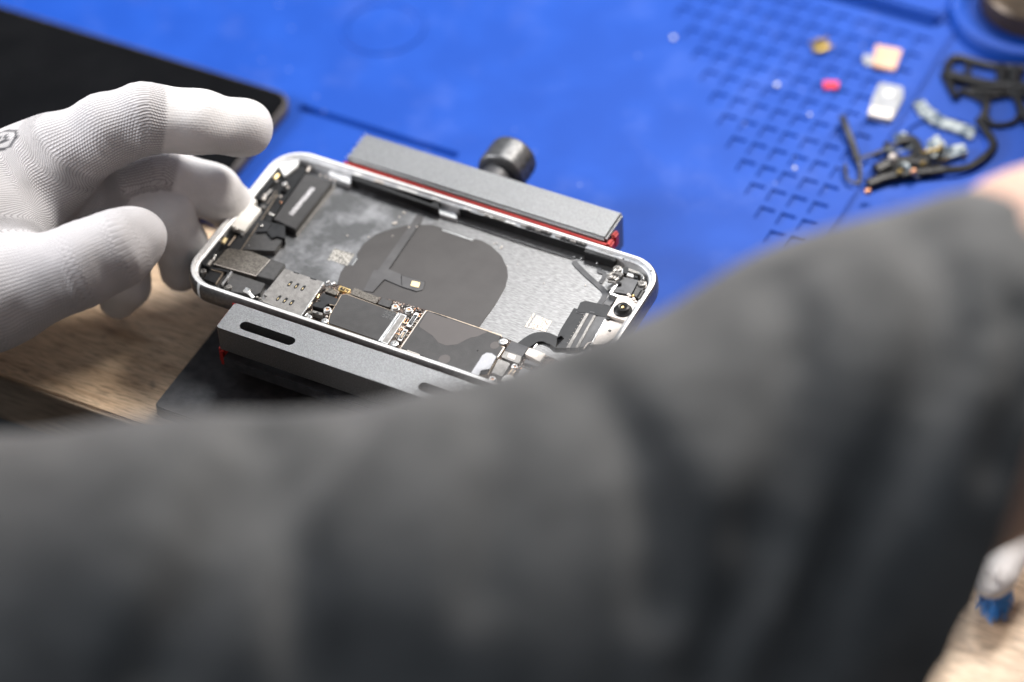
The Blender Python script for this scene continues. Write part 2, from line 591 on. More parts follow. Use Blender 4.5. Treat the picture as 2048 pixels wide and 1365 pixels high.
def prism(pts, z0, z1, bevel=0.0, r=0.0, bm=None, seg=2):
    own = bm is None
    b = bmesh.new()
    pts = fillet(pts, r)
    lo = [b.verts.new((x, y, z0)) for x, y in pts]
    hi = [b.verts.new((x, y, z1)) for x, y in pts]
    n = len(pts)
    b.faces.new(hi)
    b.faces.new(lo[::-1])
    top = []
    for i in range(n):
        f = b.faces.new((lo[i], lo[(i + 1) % n], hi[(i + 1) % n], hi[i]))
    b.normal_update()
    if bevel:
        es = [e for e in b.edges if e.verts[0].co.z == z1 and e.verts[1].co.z == z1]
        if r == 0:
            es = [e for e in b.edges if not (e.verts[0].co.z == z0 and e.verts[1].co.z == z0)]
        bmesh.ops.bevel(b, geom=es, offset=bevel, segments=seg, affect='EDGES', clamp_overlap=True)
    if own:
        return b
    return merge(bm, b)


def merge(bm, b):
    me = bpy.data.meshes.new('tmp')
    b.to_mesh(me)
    b.free()
    bm.from_mesh(me)
    bpy.data.meshes.remove(me)
    return bm


def rect(x0, x1, y0, y1):
    return [(x0, y0), (x1, y0), (x1, y1), (x0, y1)]


def circle(cx, cy, r, n=24, ry=None):
    return [(cx + r * math.cos(2 * math.pi * i / n), cy + (ry or r) * math.sin(2 * math.pi * i / n)) for i in range(n)]


def frames(path):
    P = [Vector(p) for p in path]
    T = []
    for i in range(len(P)):
        a = P[max(0, i - 1)]
        b = P[min(len(P) - 1, i + 1)]
        T.append((b - a).normalized())
    up = Vector((0, 0, 1)) if abs(T[0].z) < 0.9 else Vector((1, 0, 0))
    res = []
    x = T[0].cross(up).normalized()
    for i, t in enumerate(T):
        x = (x - t * x.dot(t)).normalized()
        res.append((P[i], t, x, t.cross(x).normalized()))
    return res


def tube(path, r, n=8, bm=None, caps=True, flat=1.0):
    b = bmesh.new() if bm is None else bm
    rs = r if isinstance(r, (list, tuple)) else [r] * len(path)
    rings = []
    for (p, t, x, y), rr in zip(frames(path), rs):
        rings.append([b.verts.new(p + x * (rr * math.cos(2 * math.pi * k / n)) + y * (rr * flat * math.sin(2 * math.pi * k / n))) for k in range(n)])
    for a, c2 in zip(rings, rings[1:]):
        for k in range(n):
            b.faces.new((a[k], a[(k + 1) % n], c2[(k + 1) % n], c2[k]))
    if caps:
        b.faces.new(rings[0][::-1])
        b.faces.new(rings[-1])
    return b


def smooth_path(pts, n=6):
    P = [np.array(p, float) for p in pts]
    P = [2 * P[0] - P[1]] + P + [2 * P[-1] - P[-2]]
    out = []
    for i in range(1, len(P) - 2):
        for k in range(n):
            t = k / n
            a, b, c_, d = P[i - 1], P[i], P[i + 1], P[i + 2]
            out.append(0.5 * (2 * b + (c_ - a) * t + (2 * a - 5 * b + 4 * c_ - d) * t * t + (3 * b - a - 3 * c_ + d) * t ** 3))
    out.append(P[-2])
    return out


def ribbon(pts, w, z0, z1, bevel=0.0, smooth=5):
    """flat strip of width w following a centre line in the plane"""
    P = smooth_path([(x, y, 0) for x, y in pts], smooth) if smooth else [np.array((x, y, 0.)) for x, y in pts]
    L, R_ = [], []
    for i, p in enumerate(P):
        t = P[min(i + 1, len(P) - 1)] - P[max(i - 1, 0)]
        t = t / np.linalg.norm(t)
        nrm = np.array((-t[1], t[0], 0))
        L.append(tuple((p + nrm * w / 2)[:2]))
        R_.append(tuple((p - nrm * w / 2)[:2]))
    b = bmesh.new()
    ring = []
    for l, r in zip(L, R_):
        ring.append([b.verts.new((*l, z1)), b.verts.new((*r, z1)), b.verts.new((*r, z0)), b.verts.new((*l, z0))])
    for a, c2 in zip(ring, ring[1:]):
        for k in range(4):
            b.faces.new((a[k], a[(k + 1) % 4], c2[(k + 1) % 4], c2[k]))
    b.faces.new(ring[0])
    b.faces.new(ring[-1][::-1])
    return b


def lathe(prof, cx, cy, n=28, bm=None):
    """profile of (radius, z) turned about a vertical axis"""
    b = bmesh.new() if bm is None else bm
    rings = []
    for r, z in prof:
        if r <= 1e-6:
            rings.append([b.verts.new((cx, cy, z))])
        else:
            rings.append([b.verts.new((cx + r * math.cos(2 * math.pi * k / n), cy + r * math.sin(2 * math.pi * k / n), z)) for k in range(n)])
    for a, c2 in zip(rings, rings[1:]):
        for k in range(n):
            k2 = (k + 1) % n
            if len(a) == 1 and len(c2) == 1:
                continue
            if len(a) == 1:
                b.faces.new((a[0], c2[k], c2[k2]))
            elif len(c2) == 1:
                b.faces.new((a[k], a[k2], c2[0]))
            else:
                b.faces.new((a[k], a[k2], c2[k2], c2[k]))
    return b


def ball(p, r, bm=None, flat=1.0, seg=12):
    b = bmesh.new() if bm is None else bm
    bmesh.ops.create_uvsphere(b, u_segments=seg, v_segments=max(6, seg // 2), radius=r,
                              matrix=Matrix.Translation(Vector(p)) @ Matrix.Diagonal((1, 1, flat, 1)))
    return b


def rrect(x0, x1, y0, y1, r, seg=10):
    pts = []
    for cx, cy, a0 in ((x1 - r, y1 - r, 0), (x0 + r, y1 - r, 90), (x0 + r, y0 + r, 180), (x1 - r, y0 + r, 270)):
        for k in range(seg + 1):
            a = math.radians(a0 + 90 * k / seg)
            pts.append((cx + r * math.cos(a), cy + r * math.sin(a)))
    return pts


def swept_ring(hx, hy, r, prof, cx=0, cy=0, seg=12):
    """closed profile of (inset, z) run round a rounded rectangle"""
    b = bmesh.new()
    loops = []
    for d, z in prof:
        loops.append([b.verts.new((cx + x, cy + y, z)) for x, y in rrect(-hx + d, hx - d, -hy + d, hy - d, max(r - d, 0.3), seg)])
    n = len(loops[0])
    m = len(loops)
    for j in range(m):
        a, c2 = loops[j], loops[(j + 1) % m]
        for k in range(n):
            b.faces.new((a[k], a[(k + 1) % n], c2[(k + 1) % n], c2[k]))
    return b


# ------------------------------------------------------------------ soft bodies from distance fields
def seg_d(P, a, b, ra, rb):
    a, b = np.asarray(a, np.float32), np.asarray(b, np.float32)
    ab = b - a
    t = np.clip(((P - a) @ ab) / max(float(ab @ ab), 1e-9), 0, 1)
    d = P - a - t[..., None] * ab
    return np.sqrt((d * d).sum(-1)) - (ra + (rb - ra) * t)


def smin(a, b, k):
    h = np.clip(0.5 + 0.5 * (b - a) / k, 0, 1)
    return b * (1 - h) + a * h - k * h * (1 - h)


def chain_d(P, ch, k=2.0):
    d = None
    for (a, ra), (b, rb) in zip(ch, ch[1:]):
        e = seg_d(P, a, b, ra, rb)
        d = e if d is None else smin(d, e, k)
    return d


def ell_d(P, ctr, rad):
    q_ = (P - np.asarray(ctr, np.float32)) / np.asarray(rad, np.float32)
    l = np.sqrt((q_ * q_).sum(-1))
    return (l - 1) * min(rad)


def field_mesh(name, f, lo, hi, vox, smooth_it=2):
    lo, hi = np.array(lo, float), np.array(hi, float)
    n = np.ceil((hi - lo) / vox).astype(int) + 1
    ax = [np.float32(lo[i]) + np.arange(n[i], dtype=np.float32) * np.float32(vox) for i in range(3)]
    arr = np.empty(tuple(n), np.float32)
    step = max(1, int(3e5 // (n[1] * n[2])))
    for i in range(0, n[0], step):
        X, Y, Z = np.meshgrid(ax[0][i:i + step], ax[1], ax[2], indexing='ij')
        arr[i:i + step] = f(np.stack([X, Y, Z], -1))
    g = openvdb.FloatGrid(3.0 * vox)
    g.copyFromArray(np.clip(arr, -3 * vox, 3 * vox))
    g.transform = openvdb.createLinearTransform(voxelSize=vox)
    pts, quads = g.convertToQuads(0.0)
    pts = np.asarray(pts, float) + lo
    me = bpy.data.meshes.new(name)
    quads = np.asarray(quads, int)
    # even out the grid with a few relaxing passes
    for _ in range(smooth_it):
        acc = np.zeros_like(pts)
        cnt = np.zeros(len(pts))
        for k in range(4):
            i0, i1 = quads[:, k], quads[:, (k + 1) % 4]
            np.add.at(acc, i0, pts[i1]); np.add.at(cnt, i0, 1)
            np.add.at(acc, i1, pts[i0]); np.add.at(cnt, i1, 1)
        pts = 0.45 * pts + 0.55 * acc / cnt[:, None]
    me.from_pydata([tuple(p) for p in pts], [], [tuple(q_[::-1]) for q_ in quads.tolist()])
    me.update()
    return me, pts



# ================================================================== the setting
floor = obj('floor', prism(rect(-3000, 3000, -3000, 3000), -765, -760), 'floor')
floor['kind'] = 'structure'

t = thing('workbench', 'light oak workbench with worn dark front edge under the blue mat', 'table', (100, 200, -34))
obj('tabletop', prism(rect(-900, 1000, -75.6, 800), -56, -34.05, 0.5), 'wood', t)
obj('edge_band', prism(rect(-900, 1000, -77.2, -75.7), -56, -34.4, 0.3), 'wood_edge', t)


# ------------------------------------------------------------------ silicone mat
ZM = -31.0
def mat_surface():
    b = bmesh.new()
    X0, X1, Y0, Y1 = -300., 330., 20., 340.
    def quad(x0, x1, y0, y1, z=ZM):
        b.faces.new([b.verts.new((x, y, z)) for x, y in rect(x0, x1, y0, y1)])
    def hole(x0, x1, y0, y1, a0, a1, c0, c1, dep):
        o = [b.verts.new((x, y, ZM)) for x, y in rect(x0, x1, y0, y1)]
        i = [b.verts.new((x, y, ZM)) for x, y in rect(a0, a1, c0, c1)]
        d = [b.verts.new((x, y, ZM - dep)) for x, y in rect(a0 + .3, a1 - .3, c0 + .3, c1 - .3)]
        for k in range(4):
            k2 = (k + 1) % 4
            b.faces.new((o[k], o[k2], i[k2], i[k]))
            b.faces.new((i[k], i[k2], d[k2], d[k]))
        b.faces.new(d)
    PX, PY = 8.15, 10.2
    ylo = 115 - 2.5 * PY
    quad(X0, X1, Y0, 84.3)
    quad(X0, -101, 84.3, ylo); quad(-33, X1, 84.3, ylo)
    hole(-101, -33, 84.3, ylo, -100.5, -33.5, 85.2, 89.0, 2.0)
    for k in range(-2, 11):
        y = 115 + PY * k
        xs = [73.7 + PX * m for m in range(-k, 4)]
        a, e = xs[0] - PX / 2, xs[-1] + PX / 2
        quad(X0, a, y - PY / 2, y + PY / 2)
        quad(e, X1, y - PY / 2, y + PY / 2)
        for x in xs:
            hole(x - PX / 2, x + PX / 2, y - PY / 2, y + PY / 2, x - 2.9, x + 2.9, y - 3.5, y + 3.5, 1.0)
    quad(X0, X1, 115 + 10.5 * PY, Y1)
    for (xa, ya), (xb, yb) in (((X0, Y0), (X1, Y0)), ((X1, Y0), (X1, Y1)), ((X1, Y1), (X0, Y1)), ((X0, Y1), (X0, Y0))):
        b.faces.new([b.verts.new(p) for p in ((xa, ya, ZM), (xb, yb, ZM), (xb, yb, -34), (xa, ya, -34))])
    bmesh.ops.remove_doubles(b, verts=b.verts, dist=0.001)
    return b


t = thing('repair_mat', 'bright blue silicone repair mat with square recesses and round dish', 'mat', (15, 180, -34))
obj('mat_surface', mat_surface(), 'mat_blue', t, sharp=0, recalc=False)
obj('tray_ridge', prism(rect(-300, 101, 228.5, 235.5), -32, -26.5, 1.8), 'mat_blue', t)
obj('border_ridge', prism(rect(105.5, 108, 92, 228), -32, -29.8, 0.7), 'mat_blue', t)
DC = (130, 250)
obj('round_dish', lathe([(32, -31.5), (31.6, -28), (30.2, -26), (27, -25.6), (25, -26.6), (24, -30.6), (0, -30.7)], *DC, n=56), 'mat_blue', t)
rg = c(6, 1480, 720, ZM)
obj('moulded_ring', lathe([(17.5, -31.5), (17, -29.8), (15.4, -29.8), (14.9, -31.5)], rg[0], rg[1], 48), 'mat_blue', t)
obj('moulded_ring', lathe([(16.8, -31.4), (16.2, -30.4), (14.2, -30.4), (13.6, -31.4)], *at(765, 55, ZM)[:2], 48), 'mat_blue', t)

LC = at(2085, -35, -20)
LR = math.dist(LC[:2], at(2044, 36, -20)[:2])
tin = obj('round_lid', lathe([(0, -30.5), (LR - 1, -30.5), (LR, -29.5), (LR, -21), (LR - 1.2, -19.5), (LR - 2.5, -20.3), (0, -20.4)], LC[0], LC[1], 40), 'tin', base=(LC[0], LC[1], -30.5))
tag(tin, 'dark bronze round lid lying in the dish of the mat', 'lid')

# ------------------------------------------------------------------ loose screen on the mat
t = thing('phone_screen', 'black glass phone screen lying on the blue mat beneath the gloved hand', 'screen', (-177, 51, ZM))
obj('screen_frame', prism(rrect(-252, -102.0, 12.5, 88, 8), ZM + 0.02, ZM + 4.6, 0.8), 'screen_edge', t)
obj('screen_glass', prism(rrect(-251, -103.5, 13.9, 86.9, 7), ZM + 4.3, ZM + 4.9, 0.25), 'screen_glass', t)


# ------------------------------------------------------------------ clamp
def plate_with_holes(outer, holes, z0, z1, bevel):
    b = bmesh.new()
    for loop in [outer] + holes:
        vs = [b.verts.new((x, y, z1)) for x, y in loop]
        for i in range(len(vs)):
            b.edges.new((vs[i], vs[(i + 1) % len(vs)]))
    bmesh.ops.triangle_fill(b, use_beauty=True, use_dissolve=False, edges=b.edges[:])
    for f in b.faces:
        if f.normal.z < 0:
            f.normal_flip()
    r = bmesh.ops.extrude_face_region(b, geom=b.faces[:], use_keep_orig=True)
    for v in r['geom']:
        if isinstance(v, bmesh.types.BMVert):
            v.co.z = z0
    bmesh.ops.recalc_face_normals(b, faces=b.faces[:])
    es = [e for e in b.edges if len(e.link_faces) == 2 and e.calc_face_angle() > 0.9 and e.verts[0].co.z == z1 and e.verts[1].co.z == z1]
    es += [e for e in b.edges if len(e.link_faces) == 2 and e.calc_face_angle() > 1.2 and abs(e.verts[0].co.z - e.verts[1].co.z) > 1]
    bmesh.ops.bevel(b, geom=es, offset=bevel, segments=3, affect='EDGES', clamp_overlap=True)
    return b


def slot(x0, x1, y, r, n=8):
    pts = []
    for cx, a0 in ((x1 - r, -90), (x0 + r, 90)):
        for k in range(n + 1):
            a = math.radians(a0 + 180 * k / n)
            pts.append((cx + r * math.cos(a), y + r * math.sin(a)))
    return pts


t = thing('phone_clamp', 'grey metal repair clamp with red pads and a knurled screw holding the opened phone', 'clamp', (0, -15, -34))
obj('base_plate', prism(rect(-68.6, 68.6, -70, 15), -34, -29.5, 0.5, 3), 'dark_metal', t)
for x in (-34, 34):
    rl = bmesh.new()
    tube([(x, -44, -24), (x, 50, -24)], 4, 16, rl)
    obj('guide_rod', rl, 'dark_metal', t)
fj = obj('front_jaw', plate_with_holes(rect(-51.2, 51.2, -51.1, -38.5), [slot(-44.4, -23.4, -46.6, 1.95), slot(23.4, 44.4, -46.6, 1.95)], -11.6, -1.2, 0.55), 'anod_grey', t)
obj('jaw_stem', prism(rect(-49, 49, -43.5, -39.2), -29.4, -11.7, 0.2), 'dark_metal', fj)
obj('lower_bar', prism(rect(-50.3, 50.3, -51.3, -39.2), -20.2, -15.6, 0.4), 'dark_metal', fj)
pd = prism(rect(-53.4, -50.9, -48.6, -38.2), -13.4, -3.8, 1.0)
prism(rect(-54.2, -50.6, -48.8, -38.2), -23.2, -14.6, 1.3, bm=pd)
prism(rect(-52.6, 52.6, -38.45, -37.95), -22, -2.0, 0.2, bm=pd)
obj('rubber_pad', pd, 'red_rubber', fj)
rj = obj('rear_jaw', prism(rect(-51.2, 50.4, 39.3, 54.0), -14, 0.9, 0.9, seg=3), 'anod_grey', t)
obj('jaw_stem', prism(rect(-46, 46, 44, 53), -28, -14.1, 0.2), 'dark_metal', rj)
pd = prism(rect(-51.8, 51.0, 38.2, 39.2), -13, -0.75, 0.2)
prism(rect(50.2, 52.6, 38.4, 42.5), -7.5, -1.0, 0.7, bm=pd)
prism(rect(50.2, 52.2, 42.9, 46.6), -6.0, -0.6, 0.7, bm=pd)
obj('rubber_pad', pd, 'red_rubber', rj)
bits = bmesh.new()
for k in range(8):
    f = k / 7 + random.uniform(-.04, .04)
    ball((-51.2, 39.9 + 13.8 * f, 0.55), 0.26, bits, seg=8)
obj('serrated_edge', bits, 'bright', rj)

KN = (-1.5, -7.0)
def ycyl(prof, n=40):
    b = lathe(prof, 0, 0, n)
    for v in b.verts:
        x, y, z = v.co
        v.co = (KN[0] + x, z, KN[1] - y)
    return b
sc = obj('screw_neck', ycyl([(0, 53.5), (6, 53.5), (6, 58.9), (5.6, 59.4), (5.6, 61.0)]), 'dark_metal', t)
kb = bmesh.new()
NU, NV = 108, 15
rings = []
for j in range(NV + 1):
    ring = []
    for i in range(NU):
        a = 2 * math.pi * i / NU
        d = 0.42 * abs(math.sin((a * 24 + j * 1.25)) * math.sin((a * 24 - j * 1.25)))
        rr = 8.75 + (d if 0 < j < NV else -0.15)
        ring.append(kb.verts.new((KN[0] + rr * math.cos(a), 60.9 + 11.4 * j / NV, KN[1] + rr * math.sin(a))))
    rings.append(ring)
for a, e in zip(rings, rings[1:]):
    for i in range(NU):
        kb.faces.new((a[i], a[(i + 1) % NU], e[(i + 1) % NU], e[i]))
for rg_, y, s in ((rings[0], 60.4, 1), (rings[-1], 73.2, -1)):
    ins = [kb.verts.new((KN[0] + 7.4 * math.cos(2 * math.pi * i / NU), y, KN[1] + 7.4 * math.sin(2 * math.pi * i / NU))) for i in range(NU)]
    for i in range(NU):
        kb.faces.new((rg_[i], rg_[(i + 1) % NU], ins[(i + 1) % NU], ins[i]))
    kb.faces.new(ins)
obj('knurled_knob', kb, 'knurl', sc, sharp=60)

# ------------------------------------------------------------------ the opened phone
ph = thing('smartphone', 'opened grey phone without its screen, circuit boards showing, held in the clamp', 'phone', (0, 0, -8.2))
band = swept_ring(75.45, 37.85, 12.5, [(2.5, -8.2), (0.9, -7.6), (0.15, -6.2), (0, -4.1), (0.12, -2.0), (0.5, -0.6), (0.95, -0.12), (1.05, -0.2), (1.05, -7.2), (2.5, -7.2)])
bd = obj('frame_band', band, 'phone_band', ph, sharp=50)
ab = bmesh.new()
cols = []
for a in (-1.92, -1.87, -1.82):
    cols.append([ab.verts.new((-62.95 + (12.53 - d) * math.cos(a), -25.35 + (12.53 - d) * math.sin(a), z)) for d, z in ((0.9, -7.6), (0.15, -6.2), (0, -4.1), (0.12, -2.0), (0.5, -0.6), (0.95, -0.1))])
for a, e in zip(cols, cols[1:]):
    for k in range(5):
        ab.faces.new((a[k], a[k + 1], e[k + 1], e[k]))
obj('antenna_line', ab, 'white_part', bd)
rim = swept_ring(75.45, 37.85, 12.5, [(1.0, -5.6), (0.98, -0.1), (1.12, 0.0), (1.85, 0.0), (2.0, -0.14), (2.05, -5.6)])
obj('inner_rim', rim, 'rim_white', ph, sharp=40)
obj('inner_ledge', swept_ring(75.45, 37.85, 12.5, [(2.03, -5.6), (2.03, -0.9), (3.1, -1.1), (3.3, -1.3), (3.3, -5.6)]), 'ledge', ph, sharp=40)
obj('back_plate', prism(rrect(-74, 74, -36.4, 36.4, 11), -7.9, -5.2), 'back_plate', ph)


def part(name, pts, k, z1, z0, mat, bevel=0.12, r=0.4, parent=None, label=None):
    return obj(name, prism(cp(k, pts, z1), z0, z1, bevel, r), mat, parent or ph, label=label)


FL = -5.15
# port end: dark module floor and everything bolted over it
part('port_module', [(735, 175), (925, 185), (640, 640), (560, 760), (330, 870), (330, 1060), (370, 1110), (250, 1090), (150, 960), (440, 560), (560, 420)], 1, -3.4, FL, 'black_plastic', 0.15, 0.5)
hm = part('vibration_motor', [(300, 205), (540, 265), (215, 678), (28, 592)], 12, -2.0, FL, 'grey_film', 0.25, 0.5)
part('printed_code', [(352, 318), (385, 330), (196, 560), (160, 545)], 12, -1.96, -2.02, 'print_white', 0, 0.2, hm)
ws = prism([c(12, x, y, -4.6)[:2] for x, y in ((556, 270), (578, 290), (226, 735), (214, 705))], FL, -4.4, 0.1)
obj('motor_lit_side', ws, 'nickel', ph)  # pale strip standing in for the motor's lit side face
sp = part('speaker_box', [(575, 770), (640, 640), (850, 690), (850, 790), (760, 905), (480, 890)], 11, -2.6, FL, 'grey_plate', 0.2, 0.4)
part('speaker_box', [(665, 875), (778, 915), (690, 1035), (560, 1004), (600, 940)], 1, -2.0, FL, 'grey_plate', 0.2, 0.3)
part('speaker_plate', [(362, 880), (560, 905), (728, 975), (603, 1118), (240, 1016)], 11, -1.75, FL, 'speckle', 0.15, 1.0)
lt = ribbon([c(11, x, y, -1.6)[:2] for x, y in ((726, 978), (604, 1116), (240, 1014))], 0.22, -1.8, -1.66, smooth=0)
obj('plate_edge', lt, 'cream', ph)
part('connector_cover', [(640, 640), (745, 660), (700, 740), (605, 745)], 11, -1.9, FL, 'flex', 0.15, 0.3)
part('connector_cover', [(750, 665), (853, 690), (853, 800), (790, 780), (740, 795), (700, 745)], 11, -1.8, FL, 'flex', 0.15, 0.3)
part('charging_flex', [(720, 395), (790, 405), (640, 650), (470, 900), (445, 912), (380, 880), (560, 640)], 11, -2.3, FL, 'flex', 0.12, 0.5)
for pts in (((790, 420), (640, 655), (480, 892), (455, 912)), ((700, 500), (780, 390))):
    obj('flex_edge', ribbon([c(11, x, y, -2.2)[:2] for x, y in pts], 0.2, -2.35, -2.24, smooth=0), 'tan_line', ph)
part('white_tape', [(545, 475), (590, 455), (612, 480), (575, 510), (650, 548), (505, 735), (395, 690)], 11, -0.85, -3, 'white_tape', 0.1, 0.4)
part('port_module', [(395, 1090), (685, 1185), (640, 1262), (600, 1282), (395, 1250), (360, 1170)], 11, -2.6, FL, 'grey_plate', 0.2, 0.4)
part('port_module', [(160, 1140), (222, 1062), (318, 1088), (262, 1180)], 11, -2.6, FL, 'black_plastic', 0.2, 0.4)
obj('flex_edge', ribbon([c(11, x, y, -2.2)[:2] for x, y in ((205, 1045), (375, 1075), (312, 1190))], 0.9, -3, -2.3, smooth=0), 'flex', ph)
obj('flex_edge', ribbon([c(11, x, y, -2.1)[:2] for x, y in ((262, 1182), (325, 1088), (222, 1060))], 0.18, -3, -2.15, smooth=0), 'tan_line', ph)
obj('metal_bracket', ribbon([c(11, x, y, -1.9)[:2] for x, y in ((400, 1080), (318, 1192))], 0.75, -3, -1.9, smooth=0), 'bright', ph)
part('rubber_gasket', [(130, 1000), (318, 770), (345, 790), (180, 1040)], 11, -1.7, -4, 'flex', 0.25, 0.4)
part('rubber_gasket', [(600, 450), (735, 270), (760, 300), (640, 470)], 11, -1.6, -4, 'black_plastic', 0.25, 0.4)
part('clear_gasket', [(725, 185), (880, 150), (860, 195), (775, 265)], 1, -1.2, -2.4, 'white_part', 0.2, 0.5)
part('support_bar', [(840, 175), (925, 200), (800, 385), (740, 370)], 1, -2.2, FL, 'black_plastic', 0.2, 0.3)
part('support_bar', [(915, 215), (935, 222), (660, 610), (640, 600)], 1, -1.9, FL, 'black_plastic', 0.1, 0.1)
part('end_gasket', [(540, 165), (690, 215), (685, 295), (575, 250), (495, 200)], 12, -2.6, -4.8, 'ledge', 0.3, 0.5)


def screw(k, x, y, z, r, mat='bright', parent=None, cross=True):
    p = c(k, x, y, z)
    b = lathe([(r, FL), (r, z - 0.1), (r * 0.86, z), (r * 0.5, z), (r * 0.42, z - 0.25), (0, z - 0.28)], p[0], p[1], 20)
    if cross:
        for a in (0.4, 0.4 + math.pi / 2):
            tube([(p[0] - r * .5 * math.cos(a), p[1] - r * .5 * math.sin(a), z - .12), (p[0] + r * .5 * math.cos(a), p[1] + r * .5 * math.sin(a), z - .12)], r * .1, 6, b)
    return obj('screw', b, mat, parent or ph)


def pip(k, x, y, z, r, mat, flat=0.8, name='contact_pin'):
    p = c(k, x, y, z)
    return obj(name, ball(p, r, flat=flat), mat, ph)


def stub(k, pts, z, r, mat, name='spring_contact', h=None):
    b = bmesh.new()
    tube([c(k, x, y, z) for x, y in pts], r, 8, b, flat=0.7)
    return obj(name, b, mat, ph)


for x, y, r in ((157, 1072, 0.95), (375, 1208, 0.95)):
    screw(11, x, y, -1.6, r, 'nickel')
screw(11, 668, 527, -1.5, 0.8, 'nickel')
screw(11, 490, 760, -1.4, 0.55, 'bright')
for x, y, r, m in ((725, 588, .55, 'bright'), (748, 600, .5, 'bright'), (815, 442, .5, 'cream'), (818, 492, .35, 'copper'),
                   (430, 722, 1.1, 'nickel'), (782, 308, .45, 'cream'), (655, 692, .5, 'bright'), (300, 818, .35, 'cream'), (255, 945, .5, 'bright'), (545, 858, .15, 'bright')):
    pip(11, x, y, -1.5, r, m)
pip(1, 776, 330, -1.1, 0.95, 'bright', 0.9)
pip(1, 795, 352, -1.5, 0.5, 'cream')
stub(11, [(735, 385), (705, 415), (670, 455)], -1.3, 0.5, 'nickel')
stub(11, [(690, 425), (665, 470)], -1.5, 0.75, 'cream')
stub(11, [(345, 800), (325, 840)], -1.4, 0.75, 'pale_gold')
stub(11, [(795, 255), (765, 290)], -1.4, 0.6, 'gold')
stub(11, [(225, 990), (195, 1030)], -1.4, 0.8, 'nickel')
stub(11, [(255, 950), (240, 985)], -1.5, 0.4, 'bright')
stub(11, [(430, 780), (370, 860)], -1.9, 0.25, 'tan_line')
stub(1, [(955, 205), (940, 235)], -1.2, 0.5, 'cream')
for x, y in ((1035, 262), (1075, 272), (1112, 292), (1145, 300)):
    pip(1, x, y, -1.5, 0.42, 'cream')
cl = bmesh.new()
tube([c(11, x, y, z) for x, y, z in ((505, 1240, -1.2), (545, 1262, -1.0), (585, 1305, -1.6))], 0.65, 8, cl, flat=0.6)
tube([c(11, x, y, -1.1) for x, y in ((520, 1232), (550, 1252))], 0.8, 8, cl)
tube([c(11, x, y, -1.2) for x, y in ((555, 1235), (548, 1275))], 0.3, 8, cl)
obj('ground_clip', cl, 'bright', ph)
for x, y, r in ((615, 1300, .5), (640, 1312, .55), (660, 1330, .6), (690, 1310, .4)):
    pip(11, x, y, -1.6, r, 'nickel')

# SIM reader
sr = part('card_reader', [(772, 952), (1063, 1050), (893, 1302), (608, 1195), (645, 1155), (618, 1140)], 1, -1.35, -2.6, 'nickel', 0.14, 0.15)
obj('reader_wall', prism(cp(1, [(1058, 1052), (1066, 1054), (898, 1302), (890, 1298)], -1.25), -3.2, -1.2, 0.03), 'bright', sr)
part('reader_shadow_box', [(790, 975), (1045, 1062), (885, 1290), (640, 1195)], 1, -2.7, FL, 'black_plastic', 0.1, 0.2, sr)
for (x, y) in ((545, 253), (665, 293), (785, 333), (338, 515), (458, 555), (578, 597)):
    a, b_ = c(14, x + 26, y - 30, -1.3), c(14, x - 26, y + 30, -1.3)
    s_ = bmesh.new()
    dx, dy = b_[0] - a[0], b_[1] - a[1]
    L = math.hypot(dx, dy)
    ux, uy = dx / L, dy / L
    w = 0.52
    pts = []
    for q_, s0 in ((a, 90), (b_, -90)):
        th = math.atan2(uy, ux)
        for kk in range(7):
            an = th + math.radians(s0 + 180 * kk / 6)
            pts.append((q_[0] + w * math.cos(an), q_[1] + w * math.sin(an)))
    so = obj('contact_slot', prism(pts, -1.4, -1.32), 'black_plastic', sr)
    mpt = ((a[0] + b_[0] * 2) / 3, (a[1] + b_[1] * 2) / 3)
    tube([(mpt[0] - ux * .35, mpt[1] - uy * .35, -1.3), (mpt[0] + ux * .45, mpt[1] + uy * .45, -1.27)], 0.15, 6, s_)
    gp = obj('contact_spring', s_, 'pale_gold', sr)
for pts in ([(608, 30), (715, 65), (705, 78), (608, 48)], [(915, 142), (1030, 178), (1020, 192), (910, 158)], [(325, 705), (515, 768), (505, 782), (335, 722)]):
    obj('reader_notch', prism(cp(14, pts, -1.3), -1.5, -1.28), 'black_plastic', sr)
for x, y in ((1240, 230), (1340, 262)):
    pip(14, x, y, -1.6, 0.95 if x > 1300 else 0.7, 'bright', 0.9)

# coil film and its flex
coil = [(675, 566), (681, 546), (690, 532), (704, 530), (716, 518), (713, 509), (727, 488), (751, 469), (774, 461), (800, 454), (814, 451), (839, 450),
        (864, 450), (884, 456), (885, 461), (945, 482), (949, 478), (962, 481), (982, 492), (1003, 512), (1014, 537), (1016, 553), (1011, 573), (1003, 588),
        (990, 610), (957, 656), (900, 690), (800, 640), (720, 600)]
co = obj('charging_coil', prism([at(x, y, -4.95)[:2] for x, y in coil], FL, -4.95, 0.06, 0.5), 'black_film', ph)
part('coil_flex', [(455, 562), (545, 572), (440, 742), (100, 1235), (250, 1300), (280, 1330), (0, 1365), (-120, 1365), (-30, 1260), (340, 742)], 13, -4.8, FL, 'coil_flex', 0.1, 0.3, co)
part('coil_flex', [(560, 80), (635, 72), (770, 115), (775, 205), (640, 145), (550, 245), (480, 235)], 2, -4.7, FL, 'coil_flex', 0.1, 0.4, co)
part('coil_flex', [(765, 112), (948, 165), (930, 228), (885, 238), (770, 200)], 2, -4.7, FL, 'coil_flex', 0.1, 0.6, co)
for k, pts in ((13, ((110, 1235), (440, 745), (500, 650))), (2, ((552, 245), (642, 147), (775, 203), (885, 238))), (2, ((765, 113), (948, 166)))):
    obj('flex_edge', ribbon([c(k, x, y, -4.6)[:2] for x, y in pts], 0.14, -5, -4.68, smooth=0), 'black_plastic', co)
part('gold_pad', [(850, 158), (912, 172), (900, 212), (838, 195)], 2, -4.55, -4.9, 'pale_gold', 0.05, 0.3, co)
